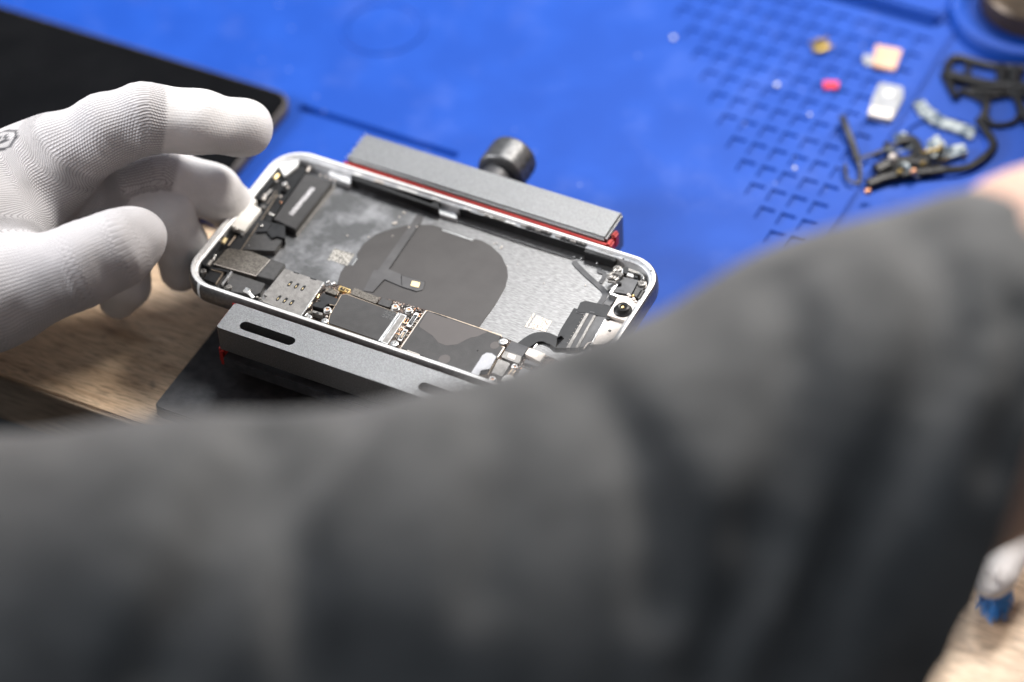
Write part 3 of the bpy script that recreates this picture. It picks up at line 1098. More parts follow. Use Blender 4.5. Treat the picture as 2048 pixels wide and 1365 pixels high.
obj('film_edge', ribbon([c(13, x, y, -4.8)[:2] for x, y in ((740, 772), (1100, 895))], 0.35, -5.1, -4.85, smooth=0), 'bright', co)
obj('film_edge', ribbon([c(12, x, y, -4.8)[:2] for x, y in ((742, 925), (702, 985))], 0.35, -5.1, -4.85, smooth=0), 'bright', co)
for x, y in ((342, 742), (438, 735)):
    pip(13, x, y, -4.75, 0.35, 'cream')
part('data_label', [(575, 848), (725, 892), (655, 990), (522, 940)], 12, -5.1, -5.19, 'pale_label', 0, 0.1)
part('data_label', [(553, 838), (580, 848), (510, 945), (488, 938)], 12, -5.1, -5.19, 'pale_label', 0, 0.1)
part('data_label', [(482, 815), (615, 865), (560, 955), (410, 920)], 3, -5.1, -5.19, 'warm_label', 0, 0.1)
part('data_label', [(455, 795), (471, 800), (398, 918), (380, 912)], 3, -5.1, -5.19, 'warm_label', 0, 0.1)
# small debris of glue left on the plate
for x, y, r in ((660, 733, .35), (842, 743, .33), (1045, 735, .2)):
    obj('glue_crumb', ball(c(12, x, y, -5.0), r, None, 0.6, 8), 'cream', ph)
for x, y, r in ((282, 568, .5), (230, 620, .33), (430, 610, .3), (160, 695, .55), (185, 690, .6), (150, 840, .2), (1355, 935, .3), (1440, 975, .3), (1385, 925, .22), (1430, 990, .3)):
    obj('glue_crumb', ball(c(13, x, y, -5.0), r, None, 0.5, 8), 'cream', ph)
for x, y, r in ((185, 230, .35), (900, 560, .25), (545, 540, .22), (230, 395, .22), (320, 380, .2)):
    obj('glue_crumb', ball(c(3, x, y, -5.0), r, None, 0.5, 8), 'cream', ph)


# far long side: black insulated wall, springs and side flex
part('side_rail', [(80, 418), (700, 632), (695, 560), (640, 590), (380, 495), (160, 400), (85, 385)], 4, -1.5, -5.1, 'black_plastic', 0.1, 0.1)
P0, P1 = c(4, 85, 405, -1.4), c(4, 697, 600, -1.4)
obj('side_rail', prism(rect(P0[0], P1[0], 34.4, 35.6), -5.1, -1.3, 0.15), 'black_plastic', ph)
P0, P1 = c(4, 825, 650, -1.4), c(4, 1710, 935, -1.4)
obj('side_rail', prism(rect(P0[0], P1[0], 34.2, 35.6), -5.1, -1.3, 0.15), 'black_plastic', ph)
P0, P1 = c(3, 885, 270, -1.4), c(3, 1150, 352, -1.4)
obj('side_rail', prism(rect(P0[0], P1[0], 32.8, 35.3), -5.0, -1.5, 0.2), 'black_plastic', ph)
part('rail_step', [(700, 605), (715, 590), (820, 630), (825, 700), (700, 660)], 4, -3.6, -5.1, 'ledge', 0.3, 0.3)
wire = bmesh.new()
tube(smooth_path([c(4, x, y, -4.8) for x, y in ((120, 470), (420, 580), (600, 640))], 4), 0.3, 6, wire)
obj('antenna_cable', wire, 'flex_grey', ph)
wire = bmesh.new()
tube(smooth_path([c(4, x, y, -4.7) for x, y in ((830, 715), (1110, 810), (1290, 870), (1500, 935), (1645, 978))], 4), 0.28, 6, wire)
obj('antenna_cable', wire, 'flex_grey', ph)
for x0, y0, x1, y1, m in ((390, 488, 530, 540, 'white_part'), (630, 570, 685, 588, 'bright'), (855, 640, 905, 660, 'bright'), (990, 700, 1050, 725, 'bright'), (1155, 738, 1215, 765, 'bright'),
                          (215, 458, 290, 468, 'cream'), (80, 395, 140, 412, 'white_part'), (1050, 725, 1140, 742, 'nickel')):
    a, b_ = c(4, x0, y0, -0.9), c(4, x1, y1, -0.9)
    obj('side_contact', prism(rect(a[0], b_[0], 34.5, 35.3), -1.6, -0.85, 0.12), m, ph)
for x0, y0, x1, y1 in ((1300, 762, 1480, 832), (1545, 838, 1725, 912)):
    a, b_ = c(4, x0, y0, -0.6), c(4, x1, y1, -0.6)
    sw = obj('side_button', prism(rect(a[0], b_[0], 34.6, 36.6), -2.5, -0.7, 0.3), 'black_plastic', ph)
    w_ = bmesh.new()
    for kk in range(3):
        L = b_[0] - a[0]
        tube([(a[0] + L * (.08 + .3 * kk), 35.2, -.55), (a[0] + L * (.16 + .3 * kk), 35.9, -.5), (a[0] + L * (.3 + .3 * kk), 35.3, -.55)], 0.22, 6, w_)
    tube([(a[0] - 1.6, 35, -.7), (a[0] + .6, 35, -.6)], 0.4, 6, w_)
    tube([(a[0] + .4 * L, 34.9, -.5), (a[0] + .6 * L, 34.9, -.5)], 0.35, 6, w_)
    obj('button_spring', w_, 'nickel', sw)
a, b_ = c(4, 955, 675, -0.9), c(4, 1140, 745, -0.9)
w_ = bmesh.new()
tube([(a[0], 35.3, -.9), (b_[0], 35.3, -.9)], 0.3, 6, w_)
tube([(a[0] + 3, 34.7, -.9), (a[0] + 4.5, 34.7, -.9)], 0.55, 6, w_)
obj('button_spring', w_, 'nickel', ph)
for x0, x1 in ((-47, -36), (-24, -18), (-3, 3), (60.5, 63.5)):
    obj('rim_line', prism(rect(x0, x1, 35.62, 35.8), -1.3, -1.12), 'black_plastic', ph)

# logic board
bp_ = [(150, 200), (300, 185), (395, 240), (700, 305), (960, 380), (1110, 425), (1420, 540), (1600, 610), (2050, 800), (1650, 1000), (1345, 905), (640, 650), (40, 455), (60, 420), (110, 300)]
P = [c(2, x, y, -3.9)[:2] for x, y in bp_]
P = [(x, max(y, -35.2)) for x, y in P]
lb = obj('logic_board', prism(P, FL + 0.4, -3.9, 0.08, 0.3), 'pcb', ph)


def on_board(name, pts, k, z1, mat, bevel=0.12, r=0.35, z0=-3.95):
    return part(name, pts, k, z1, z0, mat, bevel, r, lb)


on_board('shield_can', [(318, 264), (352, 262), (738, 402), (598, 612), (215, 478), (232, 415)], 2, -2.2, 'grey_film', 0.1, 0.5)
on_board('shield_rim', [(312, 262), (352, 256), (745, 402), (604, 618), (205, 485), (225, 412)], 2, -2.5, 'tan_line', 0.1, 0.5)
on_board('board_print', [(650, 378), (735, 405), (700, 458), (612, 432)], 2, -2.16, 'dark_label', 0, 0.1, -2.25)
on_board('shield_can', [(415, 212), (606, 290), (578, 332), (382, 258)], 2, -2.3, 'speckle', 0.12, 0.4)
on_board('shield_can', [(625, 288), (704, 316), (678, 362), (588, 332)], 2, -2.3, 'grey_plate', 0.12, 0.5)
on_board('chip_frame', [(305, 196), (386, 226), (368, 254), (288, 225)], 2, -2.9, 'gold', 0.08, 0.2)
on_board('chip', [(314, 204), (376, 228), (362, 246), (298, 222)], 2, -2.75, 'black_plastic', 0.05, 0.1)
for x, y in ((330, 220), (345, 228), (340, 236), (352, 240)):
    pip(2, x, y, -2.7, 0.25, 'gold')
on_board('shield_can', [(205, 205), (298, 240), (270, 268), (190, 238)], 2, -2.4, 'speckle', 0.12, 0.4)
on_board('connector_cover', [(168, 252), (296, 298), (276, 340), (246, 345), (140, 305)], 2, -2.3, 'flex', 0.12, 0.3)
on_board('flex_tail', [(115, 320), (165, 310), (215, 330), (195, 348), (175, 372), (90, 350)], 2, -2.0, 'flex', 0.15, 0.4)
obj('shield_rim', ribbon([c(14, x, y, -2.2)[:2] for x, y in ((1265, 630), (1370, 650), (1450, 520))], 0.25, -2.5, -2.2, smooth=0), 'tan_line', lb)
obj('shield_rim', ribbon([c(14, x, y, -2.2)[:2] for x, y in ((1345, 350), (1435, 400), (1405, 460))], 0.25, -2.5, -2.2, smooth=0), 'tan_line', lb)
on_board('metal_bracket', [(970, 735), (1140, 790), (1125, 830), (950, 770)], 14, -1.8, 'nickel', 0.1, 0.2)
on_board('bracket_gap', [(1032, 770), (1072, 782), (1065, 805), (1022, 790)], 14, -1.75, 'black_plastic', 0, 0.05, -1.9)
on_board('bracket_block', [(860, 760), (940, 740), (950, 790), (870, 800)], 14, -1.9, 'speckle', 0.15, 0.2)
stub(14, [(1075, 450), (1040, 520)], -1.9, 0.3, 'gold')
stub(14, [(945, 600), (880, 690)], -1.7, 0.25, 'tan_line')
stub(14, [(820, 840), (860, 795)], -1.3, 0.3, 'bright')
on_board('shield_strip', [(745, 400), (757, 405), (612, 618), (594, 612)], 2, -1.95, 'bright', 0.05, 0.05)
on_board('shield_strip', [(763, 405), (812, 424), (664, 642), (612, 622)], 2, -1.9, 'bright', 0.1, 0.15)
on_board('shield_strip', [(768, 414), (802, 426), (662, 632), (624, 618)], 2, -1.86, 'nickel', 0.02, 0.1, -1.95)


def connector(pts, k, z, inner):
    o = on_board('board_connector', pts, k, z, 'bright', 0.08, 0.2)
    P = [np.array(p) for p in pts]
    m = sum(P) / 4
    on_board('connector_socket', [tuple(m + (p - m) * 0.72) for p in P], k, z + 0.03, 'black_plastic', 0, 0.1, z - 0.1)
    on_board('connector_tongue', [tuple(m + (p - m) * np.array((0.40, 0.5))) for p in P], k, z + 0.1, inner, 0.02, 0.05, z - 0.1)


connector([(945, 552), (1015, 578), (862, 812), (785, 785)], 15, -2.4, 'grey_module')
connector([(752, 832), (822, 855), (702, 1048), (635, 1022)], 15, -2.4, 'tan_line')


def standoff(k, x, y, z, r=1.25):
    p = c(k, x, y, z)
    b = lathe([(r * 1.15, -3.95), (r * 1.15, z - .9), (r, z - .8), (r, z - .12), (r * .85, z), (r * .52, z), (r * .45, z - .6), (0, z - .6)], p[0], p[1], 22)
    o = obj('standoff', b, 'bright', lb)
    obj('thread_hole', lathe([(0, z - .35), (r * .47, z - .35), (r * .47, z - .5), (0, z - .5)], p[0], p[1], 14), 'copper', lb)


for x, y in ((208, 373), (722, 353), (825, 376)):
    standoff(2, x, y, -1.7)
for x, y, r in ((65, 432, 1.15), (188, 460, 1.2), (715, 632, 1.4), (1540, 617, 1.5)):
    screw(2, x, y, -1.8, r, 'bright', lb)
pip(2, 202, 432, -1.9, 0.5, 'cream')
on_board('shield_can', [(965, 384), (1110, 432), (1530, 578), (1500, 615), (1520, 650), (1545, 665), (1420, 862), (1295, 868), (765, 668)], 2, -2.0, 'grey_film', 0.1, 0.5)
on_board('residue_film', [(968, 392), (1105, 440), (1425, 548), (1390, 560), (1345, 582), (1290, 592), (1250, 612), (1190, 642), (1110, 650), (1050, 628), (1005, 575), (960, 545), (900, 505)], 2, -1.975, 'residue', 0, 1.2, -2.1)
for x, y, r in ((1095, 755, 1.9), (1478, 648, 1.5)):
    q_ = c(2, x, y, -1.98)
    obj('residue_film', prism(circle(q_[0], q_[1], r, 20, r * 1.15), -2.1, -1.975), 'residue', lb)
on_board('shield_rim', [(955, 380), (1115, 430), (1535, 572), (1505, 612), (1526, 648), (1552, 662), (1425, 870), (1290, 875), (755, 672)], 2, -2.35, 'tan_line', 0.1, 0.5)
pip(2, 1348, 688, -1.98, 0.35, 'black_plastic', 0.2)
obj('shield_rim', ribbon([c(2, x, y, -1.6)[:2] for x, y in ((752, 672), (808, 690), (815, 685), (905, 718), (912, 735), (1285, 868))], 0.3, -2.4, -1.7, smooth=0), 'cream', lb)
obj('shield_rim', ribbon([c(2, x, y, -1.8)[:2] for x, y in ((955, 385), (768, 660))], 0.35, -2.4, -1.9, smooth=0), 'cream', lb)
on_board('shield_slot', [(1005, 402), (1020, 402), (1118, 436), (1110, 442)], 2, -1.94, 'black_plastic', 0, 0.05, -2.1)
# tiny soldered parts over the bare strips of board
sm = {m: bmesh.new() for m in ('cream', 'black_plastic', 'copper', 'nickel')}
def scatter(k, quad, n):
    for _ in range(n):
        u, v = random.random(), random.random()
        x = (1 - v) * ((1 - u) * quad[0][0] + u * quad[1][0]) + v * ((1 - u) * quad[3][0] + u * quad[2][0])
        y = (1 - v) * ((1 - u) * quad[0][1] + u * quad[1][1]) + v * ((1 - u) * quad[3][1] + u * quad[2][1])
        p = c(k, x, y, -3.6)
        w, h = (random.uniform(.2, .4), random.uniform(.12, .25))
        if random.random() < .5:
            w, h = h, w
        prism(rect(p[0] - w, p[0] + w, p[1] - h, p[1] + h), -3.95, random.uniform(-3.65, -3.3), 0.04, bm=sm[random.choice(list(sm))], seg=1)
scatter(15, ((560, 380), (1080, 500), (1040, 560), (620, 480)), 60)
scatter(15, ((800, 560), (900, 560), (640, 1000), (560, 980)), 70)
scatter(15, ((1010, 590), (1080, 560), (800, 1000), (760, 980)), 30)
scatter(14, ((1380, 380), (1700, 480), (1500, 600), (1350, 560)), 25)
scatter(14, ((1150, 600), (1300, 640), (1250, 760), (1080, 700)), 18)
scatter(17, ((1000, 640), (1250, 720), (1100, 860), (860, 820)), 40)
for m, b_ in sm.items():
    s_o = obj('soldered_part', b_, m, lb)
    s_o['kind'] = 'stuff'

# connectors at the camera end of the board
part('connector_cover', [(845, 425), (1072, 510), (985, 640), (745, 555)], 17, -2.1, -3.95, 'flex_grey', 0.12, 0.2, lb)
part('connector_plate', [(745, 560), (980, 635), (938, 735), (700, 645)], 17, -1.8, -3.95, 'nickel', 0.15, 0.5, lb)
part('plate_label', [(805, 590), (900, 625), (880, 680), (780, 645)], 17, -1.74, -1.9, 'cream', 0.02, 0.1, lb)
part('connector_plate', [(1082, 518), (1303, 600), (1225, 705), (1025, 600)], 17, -1.6, -3.95, 'cream', 0.15, 0.4, lb)
part('plate_label', [(1120, 560), (1205, 590), (1185, 645), (1095, 615)], 17, -1.54, -1.7, 'white_tape', 0.02, 0.1, lb)
part('connector_plate', [(660, 668), (822, 730), (708, 905), (570, 850)], 17, -1.7, -3.95, 'nickel', 0.15, 0.4, lb)
part('connector_plate', [(1035, 670), (1230, 745), (1200, 770), (1010, 720)], 17, -2.3, -3.95, 'grey_module', 0.15, 0.3, lb)
part('pull_tab', [(285, 860), (400, 690), (440, 620), (500, 585), (570, 592), (632, 640), (545, 800), (420, 820), (390, 895)], 17, -0.9, -1.15, 'clear_tab', 0.1, 0.6)
part('pull_tab', [(985, 775), (1090, 822), (960, 950), (880, 930)], 17, -1.0, -1.3, 'pale_grey', 0.1, 0.4)
part('round_pad', [(690, 950), (740, 890), (800, 875), (860, 900), (890, 950), (860, 990), (760, 990)], 17, -0.9, -1.3, 'white_part', 0.12, 0.5)
standoff(17, 880, 765, -1.5, 1.1)
standoff(17, 578, 932, -1.2, 1.2)
for i in range(3):
    stub(17, [(850 + 22 * i, 800 + 8 * i), (790 + 22 * i, 880 + 8 * i)], -1.9, 0.22, 'tan_line' if i != 1 else 'nickel')
stub(17, [(740, 512), (650, 650)], -1.5, 0.3, 'cream')
stub(17, [(1185, 470), (1140, 520)], -1.5, 0.25, 'bright')
for pts in (((1220, 740), (1290, 640), (1330, 625)), ((1240, 830), (1280, 770), (1370, 770)), ((930, 790), (980, 760), (1100, 800))):
    obj('shield_rim', ribbon([c(17, x, y, -1.8)[:2] for x, y in pts], 0.22, -2.4, -1.8, smooth=0), 'nickel', lb)

# camera end: flexes, bars, speaker bracket
zf = -4.2
obj('camera_flex', ribbon([c(3, x, y, zf)[:2] for x, y in ((330, 1105), (410, 1040), (480, 1002), (560, 1000), (640, 1032), (700, 1022), (745, 960))], 4.4, FL, zf), 'flex', ph)
obj('camera_flex', ribbon([c(3, x, y, zf + .3)[:2] for x, y in ((640, 1020), (700, 1055), (745, 960), (800, 870), (862, 770))], 5.2, FL, zf + .3, smooth=3), 'flex', ph)
part('camera_flex', [(855, 705), (900, 690), (1130, 742), (1115, 835), (1075, 832), (905, 795), (820, 785)], 3, zf + .6, FL, 'flex', 0.15, 1.0)
obj('flex_edge', ribbon([c(3, x, y, zf + .5)[:2] for x, y in ((820, 782), (900, 803))], 0.8, FL, zf + .45, smooth=0), 'flex_grey', ph)
obj('flex_edge', ribbon([c(3, x, y, zf + .8)[:2] for x, y in ((940, 782), (975, 788))], 0.3, FL, zf + .68, smooth=0), 'grey_module', ph)
for i in range(9):
    f = i / 8
    pip(3, 885 - 140 * f, 815 + 235 * f, zf + .4, 0.13, 'cream')
part('sensor_bar', [(905, 795), (985, 815), (820, 1090), (735, 1090)], 3, -3.6, FL, 'flex_grey', 0.15, 0.2)
part('sensor_bar', [(905, 795), (930, 800), (765, 1090), (735, 1090)], 3, -3.4, FL, 'nickel', 0.12, 0.1)
part('sensor_bar', [(970, 812), (988, 818), (835, 1090), (812, 1090)], 3, -3.3, FL, 'nickel', 0.12, 0.1)
part('sensor_bar', [(990, 822), (1085, 832), (925, 1070), (840, 1090)], 3, -3.7, FL, 'grey_module', 0.15, 0.3)
part('camera_bracket', [(1075, 850), (1235, 885), (1185, 975), (1060, 1060), (955, 1060)], 3, -2.4, FL, 'cream', 0.2, 0.4)
obj('bracket_hole', lathe([(0, -2.36), (.55, -2.36), (.55, -2.5), (0, -2.5)], *c(3, 1107, 946, -2.36)[:2], 16), 'black_plastic', ph)
stub(3, [(880, 1100), (920, 1050), (955, 1040)], -2.0, 0.25, 'cream')
obj('light_strip', ribbon([c(3, x, y, -2.3)[:2] for x, y in ((1068, 850), (945, 1062))], 0.35, FL, -2.3, smooth=0), 'bright', ph)
eb = part('earpiece_bracket', [(1185, 642), (1262, 655), (1345, 700), (1318, 740), (1262, 868), (1085, 812)], 3, -1.1, -3.6, 'cream', 0.2, 0.3)
part('bracket_foot', [(1085, 815), (1112, 822), (1105, 850), (1080, 845)], 3, -1.7, FL, 'black_plastic', 0.2, 0.3, eb)
p = c(3, 1219, 775, -1.1)
obj('rubber_dome', lathe([(3.15, -1.15), (3.15, -.75), (2.9, -.45), (2.5, -.25), (2.35, .35), (2.1, .75), (1.55, .95), (1.0, .8), (.75, .35), (0, .3)], p[0], p[1], 36), 'black_plastic', eb)
obj('dome_contact', lathe([(0, .75), (.4, .75), (.55, .6), (.55, .2), (0, .2)], p[0], p[1], 16), 'gold', eb)
obj('dome_key', prism(cp(16, [(725, 870), (760, 880), (752, 905), (722, 898)], -0.9), -1.15, -0.8, 0.1), 'black_plastic', eb)
for x, y, m in ((865, 610, 'cream'), (885, 630, 'cream'), (930, 628, 'gold'), (945, 680, 'cream'), (935, 665, 'cream'), (965, 710, 'cream')):
    pip(16, x, y, -0.9, 0.55, m)
part('flash_module', [(795, 370), (1005, 412), (900, 612), (645, 570)], 16, -2.6, FL, 'grey_module', 0.25, 0.4)
obj('flash_line', ribbon([c(16, x, y, -2.5)[:2] for x, y in ((730, 545), (800, 560), (800, 572))], 0.12, -2.7, -2.57, smooth=0), 'black_plastic', ph)
part('flash_module', [(985, 488), (1082, 512), (985, 645), (920, 620)], 16, -2.2, FL, 'grey_plate', 0.2, 0.3)
cy = bmesh.new()
tube([c(16, x, y, -1.6) for x, y in ((1062, 578), (995, 688))], 1.0, 12, cy)
obj('rubber_plug', cy, 'black_plastic', ph)
part('corner_block', [(845, 298), (942, 330), (932, 372), (842, 348)], 16, -2.0, FL, 'white_part', 0.2, 0.2)
part('corner_block', [(800, 228), (866, 244), (852, 330), (792, 312)], 16, -1.8, FL, 'black_plastic', 0.2, 0.2)
part('corner_block', [(948, 338), (1002, 350), (990, 390), (940, 378)], 16, -2.0, FL, 'black_plastic', 0.2, 0.2)
part('corner_block', [(868, 248), (1040, 312), (1010, 330), (865, 285)], 16, -1.3, FL, 'nickel', 0.2, 0.3)
part('corner_block', [(690, 290), (790, 250), (800, 330), (740, 345)], 16, -2.6, FL, 'ledge', 0.2, 0.3)
arc = bmesh.new()
tube(smooth_path([c(16, x, y, -1.2) for x, y in ((1000, 325), (1045, 345), (1068, 380), (1068, 410))], 4), 0.35, 8, arc)
obj('antenna_spring', arc, 'bright', ph)
screw(16, 715, 250, -1.4, 1.5, 'nickel')
screw(16, 1050, 453, -1.5, 1.35, 'nickel')
part('metal_bracket', [(990, 430), (1040, 408), (1110, 430), (1120, 500), (1080, 520)], 16, -2.5, FL, 'cream', 0.2, 0.5)
cl = bmesh.new()
for pts, r in ((((590, 360), (640, 320), (690, 315)), .8), (((600, 400), (650, 395), (690, 370)), .9), (((585, 430), (640, 440)), .7), (((700, 320), (760, 340), (785, 360)), 1.0),
               (((660, 300), (690, 265)), .8), (((680, 420), (720, 390)), 1.0), (((650, 440), (700, 450)), .6)):
    tube([c(16, x, y, -1.6) for x, y in pts], r * 0.8, 8, cl, flat=.7)
ball(c(16, 615, 378, -1.2), 1.2, cl, .6)
obj('antenna_clip', cl, 'nickel', ph)
obj('metal_bar', ribbon([c(16, x, y, -2.2)[:2] for x, y in ((705, 465), (618, 595))], 1.0, FL, -2.2, smooth=0), 'bright', ph)
obj('metal_bar', ribbon([c(16, x, y, -2.2)[:2] for x, y in ((618, 590), (730, 632))], 1.0, FL, -2.25, smooth=0), 'bright', ph)
pip(16, 748, 465, -2.1, 0.7, 'black_plastic')
obj('button_flex', ribbon([c(16, x, y, -4.8)[:2] for x, y in ((130, 150), (150, 195), (300, 345), (440, 470), (520, 545), (545, 600), (520, 670), (455, 760))], 1.9, FL, -4.8, smooth=4), 'flex_grey', ph)
obj('button_flex', ribbon([c(16, x, y, -4.75)[:2] for x, y in ((480, 240), (465, 290), (540, 320), (530, 380), (480, 450))], 1.5, FL, -4.82, smooth=4), 'flex_grey', ph)
part('sensor_cover', [(600, 620), (705, 670), (610, 770), (520, 740)], 16, -4.0, FL, 'grey_module', 0.15, 0.3)
for x, y in ((125, 97), (225, 120), (440, 182)):
    pip(16, x, y, -4.6, 0.4, 'bright')
for k, x, y in ((16, 798, 122), (16, 1178, 285), (16, 1040, 700)):
    p = c(k, x, y, 0.02)
    obj('rim_hole', lathe([(0, .03), (.32, .03), (.32, -.2), (0, -.2)], p[0], p[1], 12), 'black_plastic', ph)
obj('rim_line', ribbon([c(3, x, y, 0.03)[:2] for x, y in ((985, 238), (1140, 290), (1130, 296), (1000, 255))], 0.16, -.1, .03, smooth=0), 'nickel', ph)

# ------------------------------------------------------------------ loose parts on the mat
def loose(name, bm, mat, label, cat, group=None, sharp=35):
    me = bpy.data.meshes.new('m')
    bm.to_mesh(me)
    xs = np.array([v.co[:] for v in bm.verts])
    base = ((xs[:, 0].min() + xs[:, 0].max()) / 2, (xs[:, 1].min() + xs[:, 1].max()) / 2, xs[:, 2].min())
    bpy.data.meshes.remove(me)
    return tag(obj(name, bm, mat, base=base, sharp=sharp), label, cat, group)


def p6(pts, z):
    return [c(6, x, y, z) for x, y in pts]


def q6(pts, z):
    return cp(6, pts, z)


b = bmesh.new()
p = c(6, 882, 232, ZM)
lathe([(0, ZM), (3.2, ZM), (3.2, ZM + 1.2), (1.6, ZM + 1.6), (1.6, ZM + 3.2), (0, ZM + 3.2)], p[0], p[1], 14, b)
for a in range(6):
    an = a * 1.05 + .3
    tube([(p[0] + 2 * math.cos(an), p[1] + 2 * math.sin(an), ZM + 1.0), (p[0] + 4.4 * math.cos(an), p[1] + 4.4 * math.sin(an), ZM + .6 + (a % 2) * 1.4)], .7, 6, b)
loose('brass_spring', b, 'brass', 'small dull brass spring contact lying alone on the grid of the mat', 'contact')
t = thing('copper_square', 'tiny bright peach square chip with a white tab on the mat grid', 'chip', (*c(6, 1200, 285, ZM)[:2], ZM))
obj('chip_body', prism(q6([(1150, 218), (1278, 242), (1242, 342), (1135, 318)], ZM + 1.4), ZM, ZM + 1.4, .3, .6), 'peach', t)
obj('chip_tab', prism(q6([(1085, 285), (1095, 265), (1150, 270), (1140, 318), (1100, 318)], ZM + .8), ZM, ZM + .8, .2, .6), 'pale_grey', t)
loose('red_clip', prism(q6([(893, 394), (970, 396), (966, 430), (896, 428)], ZM + 1.2), ZM, ZM + 1.2, .4, .5), 'red_bit', 'small bright red plastic clip on the blue mat grid', 'clip')
t = thing('white_module', 'white camera module with a bright lower edge lying on the mat grid', 'module', (*c(6, 1205, 490, ZM)[:2], ZM))
obj('module_body', prism(q6([(1170, 402), (1282, 424), (1284, 470), (1228, 585), (1110, 555), (1140, 460)], ZM + 2.2), ZM, ZM + 2.2, .4, .9), 'pale_grey', t)
obj('module_lens', lathe([(0, ZM + 2.6), (1.9, ZM + 2.6), (2.4, ZM + 2.2), (2.4, ZM + 2.1), (0, ZM + 2.1)], *c(6, 1212, 458, ZM + 2.4)[:2], 20), 'ledge', t)
obj('module_foot', prism(q6([(1128, 515), (1240, 540), (1222, 582), (1112, 556)], ZM + 2.5), ZM + 2.0, ZM + 2.5, .15, .3), 'cream', t)
for x, y, r in ((668, 415, .95), (163, 185, .9), (755, 820, .7), (828, 560, .6)):
    loose('plastic_speck', ball(c(6, x, y, ZM + r * .6), r, flat=.7), 'white_part', 'tiny pale speck of plastic lying on the blue mat', 'speck', 'pale specks on the mat')


def frame_piece(name, paths, mat, label, cat, z=ZM + 1.3, flat=1.0):
    b = bmesh.new()
    for pts, r, closed in paths:
        P = p6(pts, z)
        P = [(x, y, zz + random.uniform(-.3, .9)) for x, y, zz in P]
        if closed:
            P = smooth_path(P + P[:2], 4)
        else:
            P = smooth_path(P, 5)
        tube([tuple(v) for v in P], r, 8, b, flat=flat)
    return loose(name, b, mat, label, cat)


frame_piece('plastic_bracket', [(((1490, 335), (1545, 285), (1700, 320), (1880, 345)), 1.6, False), (((1500, 375), (1690, 415), (1900, 435)), 2.3, False), (((1500, 335), (1500, 380)), 1.6, False),
                              (((1760, 330), (1765, 415)), 2.3, False), (((1600, 320), (1600, 390)), 1.3, False), (((1480, 360), (1545, 480)), 1.6, False), (((1830, 350), (1825, 430)), 2.9, False)],
            'black_plastic', 'black open plastic frame with crossbars lying next to the round dish', 'frame')
frame_piece('plastic_bracket', [(((1700, 480), (1790, 465), (1850, 500), (1830, 590), (1720, 605), (1680, 540)), 1.08, True), (((1690, 470), (1660, 440)), 1.08, False)],
            'black_plastic', 'black closed plastic loop on the mat below the open frame', 'frame')
frame_piece('plastic_bracket', [(((1650, 590), (1690, 650), (1725, 710), (1670, 780), (1590, 825), (1480, 835)), 1.66, False)],
            'black_plastic', 'thick black hooked plastic bracket curving down from the loop', 'bracket')
frame_piece('plastic_bracket', [(((1560, 440), (1640, 470), (1690, 520), (1660, 600)), 1.5, False), (((1600, 445), (1720, 450), (1800, 440), (1900, 470)), 1.3, False), (((1830, 450), (1860, 540), (1900, 600)), 1.8, False)],
            'black_plastic', 'black forked plastic bracket tucked between the open frame and the closed loop', 'bracket')
frame_piece('black_ribbon', [(((985, 575), (1005, 630), (1035, 700), (1062, 785)), 1.37, False), (((1000, 800), (1010, 870), (1065, 890), (1075, 820), (1062, 790)), 0.72, False), (((1060, 785), (1160, 745), (1262, 705)), 0.86, False)],
            'black_plastic', 'black twisted flex ribbon with a looped end standing near the grid corner', 'ribbon', z=ZM + 2.0, flat=.6)
t = thing('connector_block', 'black connector assembly with gold contacts half hidden beside the dark sleeve', 'connector', (*c(6, 1280, 790, ZM)[:2], ZM))
b = bmesh.new()
for pts, r in ((((1260, 690), (1330, 690), (1375, 790)), 2.4), (((1150, 830), (1250, 790), (1400, 800)), 2.6), (((1110, 900), (1230, 860), (1480, 830)), 2.2), (((1200, 700), (1270, 850)), 1.3)):
    tube([tuple(v) for v in smooth_path(p6(pts, ZM + 2), 4)], r, 8, b, flat=.8)
obj('block_body', b, 'black_plastic', t)
rw_ = random.Random(11)
for k in range(9):
    x0, y0 = rw_.uniform(1150, 1500), rw_.uniform(680, 850)
    w_ = bmesh.new()
    P_ = [c(6, x0 + i * rw_.uniform(25, 60), y0 + rw_.uniform(-45, 45), ZM + rw_.uniform(.8, 5)) for i in range(4)]
    tube([tuple(v) for v in smooth_path(P_, 4)], rw_.choice((.35, .5, .8)), 6, w_)
    obj('wire_tail', w_, rw_.choice(('black_plastic', 'black_plastic', 'brass', 'circuit_clear')), t)
for x, y, m, r in ((1335, 838, 'copper', 1.3), (1268, 840, 'brass', 1.2), (1112, 936, 'copper', 1.4), (1232, 770, 'cream', 1.6), (1380, 800, 'brass', 1.1)):
    obj('gold_contact', ball(c(6, x, y, ZM + 4.4), r), m, t)
b = prism(q6([(1330, 500), (1375, 480), (1410, 520), (1480, 570), (1560, 600), (1640, 620), (1620, 680), (1540, 640), (1440, 610), (1370, 570)], ZM + 1.6), ZM + .4, ZM + 1.6, .2, 1.2)
loose('clear_flex', b, 'circuit_clear', 'translucent greyish flex cable with pale traces lying across the mat', 'cable')
for pts, lab in (([(1400, 690), (1450, 655), (1490, 700), (1470, 760), (1390, 770)], 'crumpled translucent flex connector piled against the black connector block'),
                 ([(1470, 720), (1580, 700), (1600, 740), (1500, 770), (1440, 760)], 'short translucent flex strip lying inside the moulded ring of the mat'),
                 ([(1235, 660), (1290, 640), (1320, 680), (1260, 705)], 'small greenish translucent flex end resting above the black connector block')):
    loose('clear_flex', prism(q6(pts, ZM + 2.6), ZM + 1.0, ZM + 2.6, .3, .8), 'circuit_clear', lab, 'cable')

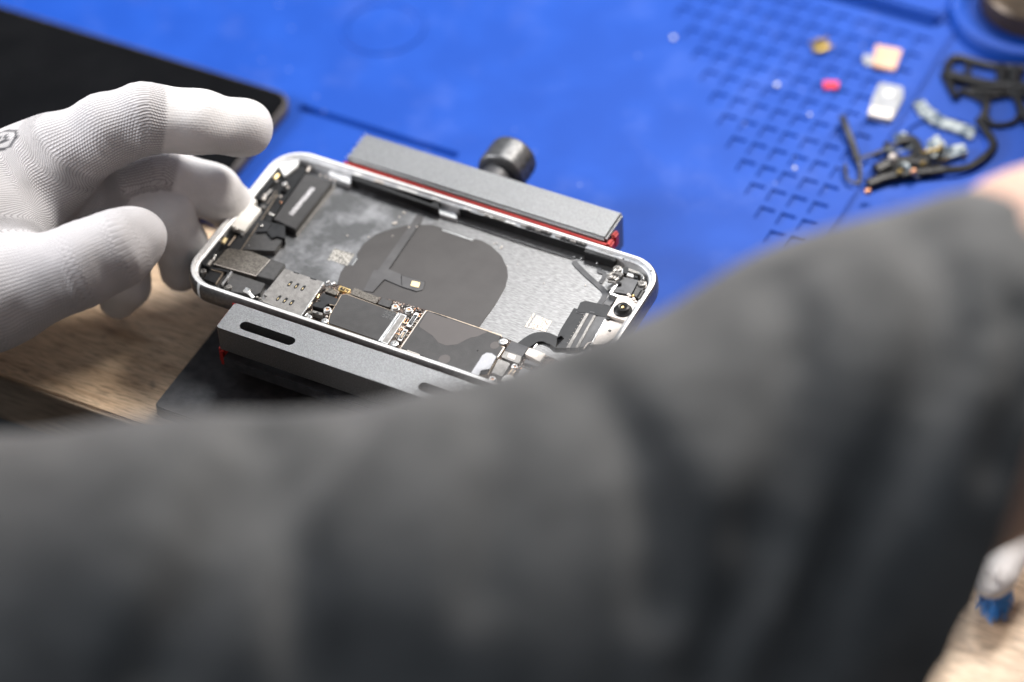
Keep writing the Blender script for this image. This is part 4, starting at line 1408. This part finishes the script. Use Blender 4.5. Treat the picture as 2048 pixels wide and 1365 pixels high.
# ------------------------------------------------------------------ brush
t = thing('toothbrush', 'white brush with splayed blue bristles standing on the oak table', 'brush', at(1985, 1235, -34))
path = [at(1979, 1196, -20), at(1984, 1172, -19.5), at(1992, 1148, -18.5), at(2006, 1118, -17.5), at(2028, 1082, -16.5), at(2056, 1045, -15.5), at(2100, 985, -14), at(2180, 860, -13), at(2340, 620, -14), at(2500, 400, -18)]
fine = smooth_path(path, 10)
rk = [2.2, 5.9, 7.0, 7.2, 6.6, 5.6, 4.4, 3.6, 4.6, 4.0]
rad, run = [], 0.0
for i_, v_ in enumerate(fine):
    if i_:
        run += float(np.linalg.norm(v_ - fine[i_ - 1]))
    s_ = min(run / 10.0, 1.0)
    base_r = float(np.interp(i_ / 10.0, range(10), [6.6, 6.9, 7.1, 7.1, 6.6, 5.6, 4.4, 3.6, 4.6, 4.0]))
    rad.append(max(0.05, base_r * math.sqrt(max(0.0, 1 - (1 - s_) ** 2))))
hd = tube([tuple(v) for v in fine], rad, 24, flat=.6)
obj('brush_handle', hd, 'bead_white', t, sharp=60)
gr = bmesh.new()
for (x0, y0, x1, y1, x2, y2) in ((1966, 1140, 1972, 1158, 1992, 1168), (1994, 1122, 1994, 1146, 2008, 1158), (2016, 1112, 2009, 1130, 2020, 1145)):
    tube(smooth_path([at(x0, y0, -14.9), at(x1, y1, -14.6), at(x2, y2, -15.3)], 5), .3, 6, gr)
obj('grip_ridge', gr, 'bead_white', t)
br = bmesh.new()
rb = random.Random(3)
for i in range(150):
    f, g = rb.random(), rb.random()
    top = np.array(at(1962 + 54 * g + 10 * f, 1180 - 34 * f + 4 * (g - .5), -21.5))
    ex = 1957 + 62 * g + rb.uniform(-9, 9)
    bot = np.array(at(ex + 8 * f, 1246 - 28 * f + rb.uniform(-10, 10) - 26 * (2 * abs(g - .52)) ** 2, -33.5))
    mid = (top + bot) / 2 + np.array((rb.uniform(-.5, .5), rb.uniform(-.5, .5), -0.8))
    tube([tuple(v) for v in smooth_path([top, mid, bot], 3)], .13, 5, br)
obj('bristles', br, 'bristle', t)

# ------------------------------------------------------------------ the technician
pz = thing('person', 'person in a charcoal T-shirt and white knit glove leaning over the phone', 'person', (-100, -330, -400))

# --- T-shirt
def D(px, py, d):
    return tuple(deep(px, py, d))


SLEEVE = [(D(2160, 770, 806), 60), (D(1720, 905, 790), 56), (D(1310, 1100, 780), 53.5), (D(860, 1230, 768), 54.5), (D(380, 1330, 768), 62), (D(-200, 1420, 785), 72)]
DRAPE = [(D(1960, 940, 822), 38), (D(1600, 1240, 812), 44), (D(1170, 1570, 800), 70), (D(880, 1900, 800), 84)]
TORSO = [((0, -285, 0), 92), ((-60, -300, -60), 105), ((-110, -330, -260), 120), ((-110, -345, -520), 125)]
CHEST = [((-30, -275, 30), 85), ((-160, -285, 50), 92), ((-250, -260, 60), 78)]
LSLEEVE = [((-250, -255, 75), 70), ((-300, -190, 50), 58), ((-325, -140, 35), 58)]
HA, HB, HC = np.array(D(1936, 353, 806)), np.array(D(1800, 1365, 775)), np.array(D(2085, 720, 748))
HN = np.cross(HB - HA, HC - HA)
HN /= np.linalg.norm(HN)
if HN[0] < 0:
    HN = -HN
LN = np.array((-.35, .85, -.3)); LN /= np.linalg.norm(LN)
LP = np.array((-322, -150, 38.))
FOLDS = []


def shirt_raw(P):
    d = chain_d(P, SLEEVE, 14)
    d = smin(d, chain_d(P, DRAPE, 14), 55)
    d = smin(d, chain_d(P, TORSO, 20), 60)
    d = smin(d, chain_d(P, CHEST, 20), 45)
    d = smin(d, chain_d(P, LSLEEVE, 10), 25)
    return d


def hit(px, py):
    ts = np.linspace(560, 1000, 221)
    P = np.array([deep(px, py, t_) for t_ in ts], np.float32)
    dd = shirt_raw(P)
    i = int(np.argmax(dd < 0))
    return P[i] if dd[i] < 0 else P[int(np.argmin(dd))]


# creases of the cloth, as lines lying on its surface: pixels, width mm, depth mm (plus = valley)
for pts, w, a in (
        ([(1140, 735), (1205, 800), (1260, 880), (1300, 980), (1330, 1090), (1330, 1200)], 6, 11), ([(1350, 820), (1420, 950)], 15, -2.5),
        ([(1545, 560), (1590, 660), (1590, 800), (1560, 930), (1500, 1060)], 6, 7),
        ([(1830, 455), (1885, 560), (1890, 690), (1830, 830), (1760, 980), (1660, 1160), (1560, 1365)], 6, 13),
        ([(1975, 560), (1975, 760), (1900, 950), (1800, 1150), (1710, 1330)], 13, -4),
        ([(2030, 640), (2030, 780), (1980, 930)], 6, 5),
        ([(1540, 1080), (1470, 1230), (1400, 1365)], 5.5, 12), ([(1620, 1090), (1540, 1260)], 10, -3),
        ([(740, 780), (680, 850), (620, 910), (540, 980)], 6, 12), ([(520, 870), (545, 960), (530, 1010)], 7, 14),
        ([(470, 960), (420, 1120), (360, 1250), (310, 1365)], 7, 13), ([(570, 1040), (600, 1200), (640, 1365)], 6, 6),
        ([(960, 780), (990, 900), (985, 1040), (960, 1200)], 6, 4.5), ([(250, 960), (230, 1150)], 22, -3)):
    FOLDS.append(([hit(*p_) for p_ in pts], w, a))


def shirt_f(P):
    d = shirt_raw(P)
    for line, w, a in FOLDS:
        e = None
        for A, B in zip(line, line[1:]):
            s_ = seg_d(P, A, B, 0, 0)
            e = s_ if e is None else np.minimum(e, s_)
        d = d + a * np.exp(-(e / w) ** 2)
    d = np.maximum(d, ((P - HA.astype(np.float32)) @ HN.astype(np.float32)))
    d = np.maximum(d, ((P - LP.astype(np.float32)) @ LN.astype(np.float32)))
    return d


# --- body: head, neck, trunk and both arms in one skin
LWR = np.array(deep(-270, 505, 1040))
RARM = [(D(700, 1250, 790), 46), (D(1500, 990, 808), 45), (D(2135, 665, 822), 46), (D(2560, 470, 850), 38)]
RARM2 = [RARM[-1], (D(2620, 120, 930), 35), (D(2560, -330, 1010), 26)]
LARM = [((-255, -250, 80), 48), ((-310, -180, 45), 44), ((-375, -110, 10), 38), (tuple(LWR + np.array((-60, -25, -2))), 33), (tuple(LWR), 26)]
HEAD = np.array((-155, -245, 330.))


def body_f(P):
    d = chain_d(P, RARM, 8)
    d = smin(d, chain_d(P, RARM2, 8), 12)
    d = smin(d, chain_d(P, LARM, 8), 12)
    d = smin(d, chain_d(P, [((-60, -295, 10), 70), ((-110, -330, -200), 95), ((-110, -340, -480), 105)], 20), 30)
    d = smin(d, chain_d(P, [((-40, -270, 40), 58), ((-240, -265, 60), 60)], 20), 35)
    d = smin(d, chain_d(P, [((-140, -290, 90), 56), ((-152, -268, 230), 54)], 10), 30)
    h = ell_d(P, HEAD, (76, 92, 105))
    h = smin(h, ell_d(P, HEAD + np.array((0, 38, -62)), (52, 52, 52)), 25)           # jaw
    h = smin(h, seg_d(P, HEAD + np.array((0, 86, 4)), HEAD + np.array((0, 108, -30)), 8, 12), 10)   # nose
    for s_ in (-1, 1):
        h = smin(h, ell_d(P, HEAD + np.array((s_ * 78, -4, -10)), (9, 18, 32)), 6)      # ears
        h = np.maximum(h, -ell_d(P, HEAD + np.array((s_ * 32, 92, 4)), (17, 14, 10)))   # eye sockets
        h = smin(h, ell_d(P, HEAD + np.array((s_ * 32, 80, 4)), (13, 13, 13)), 3)
    h = smin(h, ell_d(P, HEAD + np.array((0, 86, -56)), (24, 9, 6)), 4)               # lips
    d = smin(d, h, 18)
    rw = np.array(RARM2[-1][0])
    u = rw - np.array(RARM2[-2][0]); u /= np.linalg.norm(u)
    v = np.cross(u, (0, 0, 1.)); v /= np.linalg.norm(v)
    n_ = np.cross(v, u)
    hand = chain_d(P, [(tuple(rw), 26), (tuple(rw + u * 50), 30), (tuple(rw + u * 80 - n_ * 4), 22)], 10)
    for i, (o_, L) in enumerate(((-27, 62), (-9, 72), (9, 66), (26, 52))):
        k0 = rw + u * 88 + v * o_
        hand = smin(hand, chain_d(P, [(tuple(k0), 10), (tuple(k0 + u * L * .5 + n_ * 3), 9), (tuple(k0 + u * L * .85 - n_ * 14), 8), (tuple(k0 + u * L - n_ * 26), 7)], 3), 5)
    hand = smin(hand, chain_d(P, [(tuple(rw + u * 22 - v * 22), 13), (tuple(rw + u * 60 - v * 48), 11), (tuple(rw + u * 90 - v * 50 - n_ * 8), 9)], 4), 8)
    return smin(d, hand, 10)


me, _ = field_mesh('body', body_f, (-460, -480, -610), (520, 420, 450), 5.0, 2)
obj('body', me, 'skin', pz, sharp=180)
me, _ = field_mesh('t_shirt', shirt_f, (-420, -500, -660), (330, 40, 260), 3.6, 2)
obj('t_shirt', me, 'shirt', pz, sharp=180)


def hair_f(P):
    d = ell_d(P, HEAD + np.array((0, -8, 14)), (84, 99, 108))
    cut = (P - (HEAD + np.array((0, 40, 30))).astype(np.float32)) @ np.array((0, .62, -.78), np.float32)
    return np.maximum(np.maximum(d, cut), -ell_d(P, HEAD + np.array((0, 0, 0)), (70, 86, 98)))


me, _ = field_mesh('hair', hair_f, HEAD - 130, HEAD + 130, 4.0, 2)
obj('hair', me, 'hair', pz, sharp=180)

# --- gloved hand
A = lambda px, py, z: np.array(at(px, py, z))
WR = LWR
FING = {
    'index': [(A(98, 332, 28), 15.5), (A(215, 262, 40), 12.6), (A(290, 236, 44), 11.8), (A(395, 244, 40), 10.6), (A(482, 256, 33), 9.3), (A(492, 258, 32), 9.0)],
    'middle': [(A(120, 400, 6), 14.0), (A(318, 352, 14), 10.6), (A(428, 385, 5), 9.4), (A(475, 425, -9), 8.4)],
    'ring': [(A(110, 450, -4), 13.0), (A(325, 440, 6), 10.4), (A(362, 490, -6), 9.0), (A(362, 540, -17), 7.8)],
    'pinky': [(A(90, 500, -8), 12.5), (A(250, 510, -4), 9.2), (A(252, 570, -17), 8.0), (A(236, 602, -24), 6.4)],
    'thumb': [(A(-150, 640, 8), 21), (A(-10, 592, 22), 16.8), (A(160, 532, 32), 13.6), (A(232, 498, 35), 12.6), (A(266, 478, 35), 10.8)],
}
PALM = [(WR, 29), (A(-120, 480, 18), 32)]


def palm_f(P):
    d = chain_d(P, PALM, 8)
    for nm, r0 in (('index', 15), ('middle', 15), ('ring', 15), ('pinky', 15)):
        k = FING[nm][0]
        d = smin(d, seg_d(P, A(-170, 455, 14), k[0], 25, k[1]), 9)
    d = smin(d, seg_d(P, FING['thumb'][1][0], FING['index'][0][0] + np.array((-6, 0, -6)), 12, 11), 12)     # web
    return d


def glove_f(P):
    pl = palm_f(P)
    d = pl
    for nm, ch in FING.items():
        d = np.minimum(d, smin(pl, chain_d(P, ch, 3.5), 7 if nm != 'thumb' else 10))
    cuff = np.maximum(seg_d(P, WR - np.array((55, 20, 0)), WR, 35, 31), 0 * d - 1e3)
    d = smin(d, cuff, 5)
    for nm, k, amp in (('index', 2, .34), ('index', 1, .25), ('middle', 1, .35), ('ring', 1, .35), ('thumb', 2, .34), ('thumb', 3, .2)):
        ch = FING[nm]                       # cloth bunches a little over each joint
        J = ch[k][0].astype(np.float32)
        tt = ch[k + 1][0] - ch[k - 1][0]
        tt = (tt / np.linalg.norm(tt)).astype(np.float32)
        rel = P - J
        s_ = rel @ tt
        far = (rel * rel).sum(-1)
        wob = np.sin(rel[..., 2] * .35 + k) * .8 + np.sin(rel[..., 0] * .23) * .9
        d = d + amp * np.sin(2 * np.pi * s_ / 3.9 + wob) * np.exp(-(s_ / 6.5) ** 2) * np.exp(-far / 560)
    x, y, z = P[..., 0], P[..., 1], P[..., 2]
    d = d + .38 * np.sin(x / 4.3 + y / 9) * np.sin(y / 5.2 + z / 7) * np.sin(z / 4.7 - x / 11)
    return d + .3 * np.sin(x / 8.3 - z / 6) * np.sin(y / 9.1 + x / 13)


me, pts = field_mesh('glove', glove_f, A(-360, 520, 20) + np.array((-95, -110, -75)), A(320, 400, 10) + np.array((70, 75, 55)), 1.15, 2)
# stitch coordinates: along and around the nearest finger; fingertips are dipped
best = np.full(len(pts), 1e9)
knit = np.zeros((len(pts), 3), np.float32)
P32 = pts.astype(np.float32)
view = RM[2]
for nm, ch in list(FING.items()) + [('palm', [(WR - np.array((55, 20, 0)), 34), (WR, 31), (A(-40, 440, 14), 34), (A(60, 400, 14), 30)])]:
    acc = 0.0
    tot = sum(np.linalg.norm(b_[0] - a_[0]) for a_, b_ in zip(ch, ch[1:]))
    rmean = 11.0 if nm != 'palm' else 26.0
    for (a_, ra), (b_, rb_) in zip(ch, ch[1:]):
        d = seg_d(P32, a_, b_, ra, rb_)
        if nm == 'palm':
            d = d + 1.0
        ax = b_ - a_
        L = np.linalg.norm(ax)
        ax = ax / L
        e1 = -view - ax * (-view @ ax); e1 /= np.linalg.norm(e1)
        e2 = np.cross(ax, e1)
        rel = pts - a_
        u = acc + np.clip(rel @ ax, 0 if acc else -40, L if b_ is not ch[-1][0] else L + 40)
        v = np.arctan2(rel @ e2, rel @ e1) * rmean
        w = d < best
        dip = 0.0
        if nm not in ('thumb', 'palm'):
            dip = np.clip((u - tot * {'index': .60, 'middle': .55, 'ring': .52, 'pinky': .5}[nm]) / 1.2 + 0.5, 0, 1)
        knit[w, 0], knit[w, 1] = u[w], v[w]
        knit[w, 2] = (dip * np.ones(len(pts)))[w]
        best[w] = d[w]
        acc += L
ed = np.array([e.vertices[:] for e in me.edges])
for _ in range(10):                       # stitches run on smoothly over the joints
    acc_ = np.zeros_like(knit); cnt_ = np.zeros(len(knit))
    for a_, b_ in ((0, 1), (1, 0)):
        np.add.at(acc_, ed[:, a_], knit[ed[:, b_]]); np.add.at(cnt_, ed[:, a_], 1)
    sm_k = acc_ / np.maximum(cnt_, 1)[:, None]
    knit[:, :2] = 0.4 * knit[:, :2] + 0.6 * sm_k[:, :2]
at_ = me.attributes.new('knit', 'FLOAT_VECTOR', 'POINT')
at_.data.foreach_set('vector', knit.ravel())
# round print at the left border of the picture: rings about a point on the back of the hand
sc_ = np.stack([(RM[0] @ (pts - CAM).T), (RM[1] @ (pts - CAM).T), (RM[2] @ (pts - CAM).T)])
ts = sc_[2]
near = np.argmin(np.where((np.abs(W / 2 + FPX * sc_[0] / ts - 8) < 8) & (np.abs(H / 2 + FPX * sc_[1] / ts - 272) < 8), ts, 1e9))
cen = pts[near]
rr = np.linalg.norm(pts - cen, axis=1)
mk = np.where(rr < 5.5, np.where((rr > 4.4) | (rr < 2.4) & (np.sin(pts[:, 0] * 3.1) > -.2), 1.0, 0.0), 0.0).astype(np.float32)
am = me.attributes.new('mark', 'FLOAT', 'POINT')
am.data.foreach_set('value', mk)
obj('work_glove', me, 'glove', pz, sharp=180, label='white knit work glove with coated fingertips')
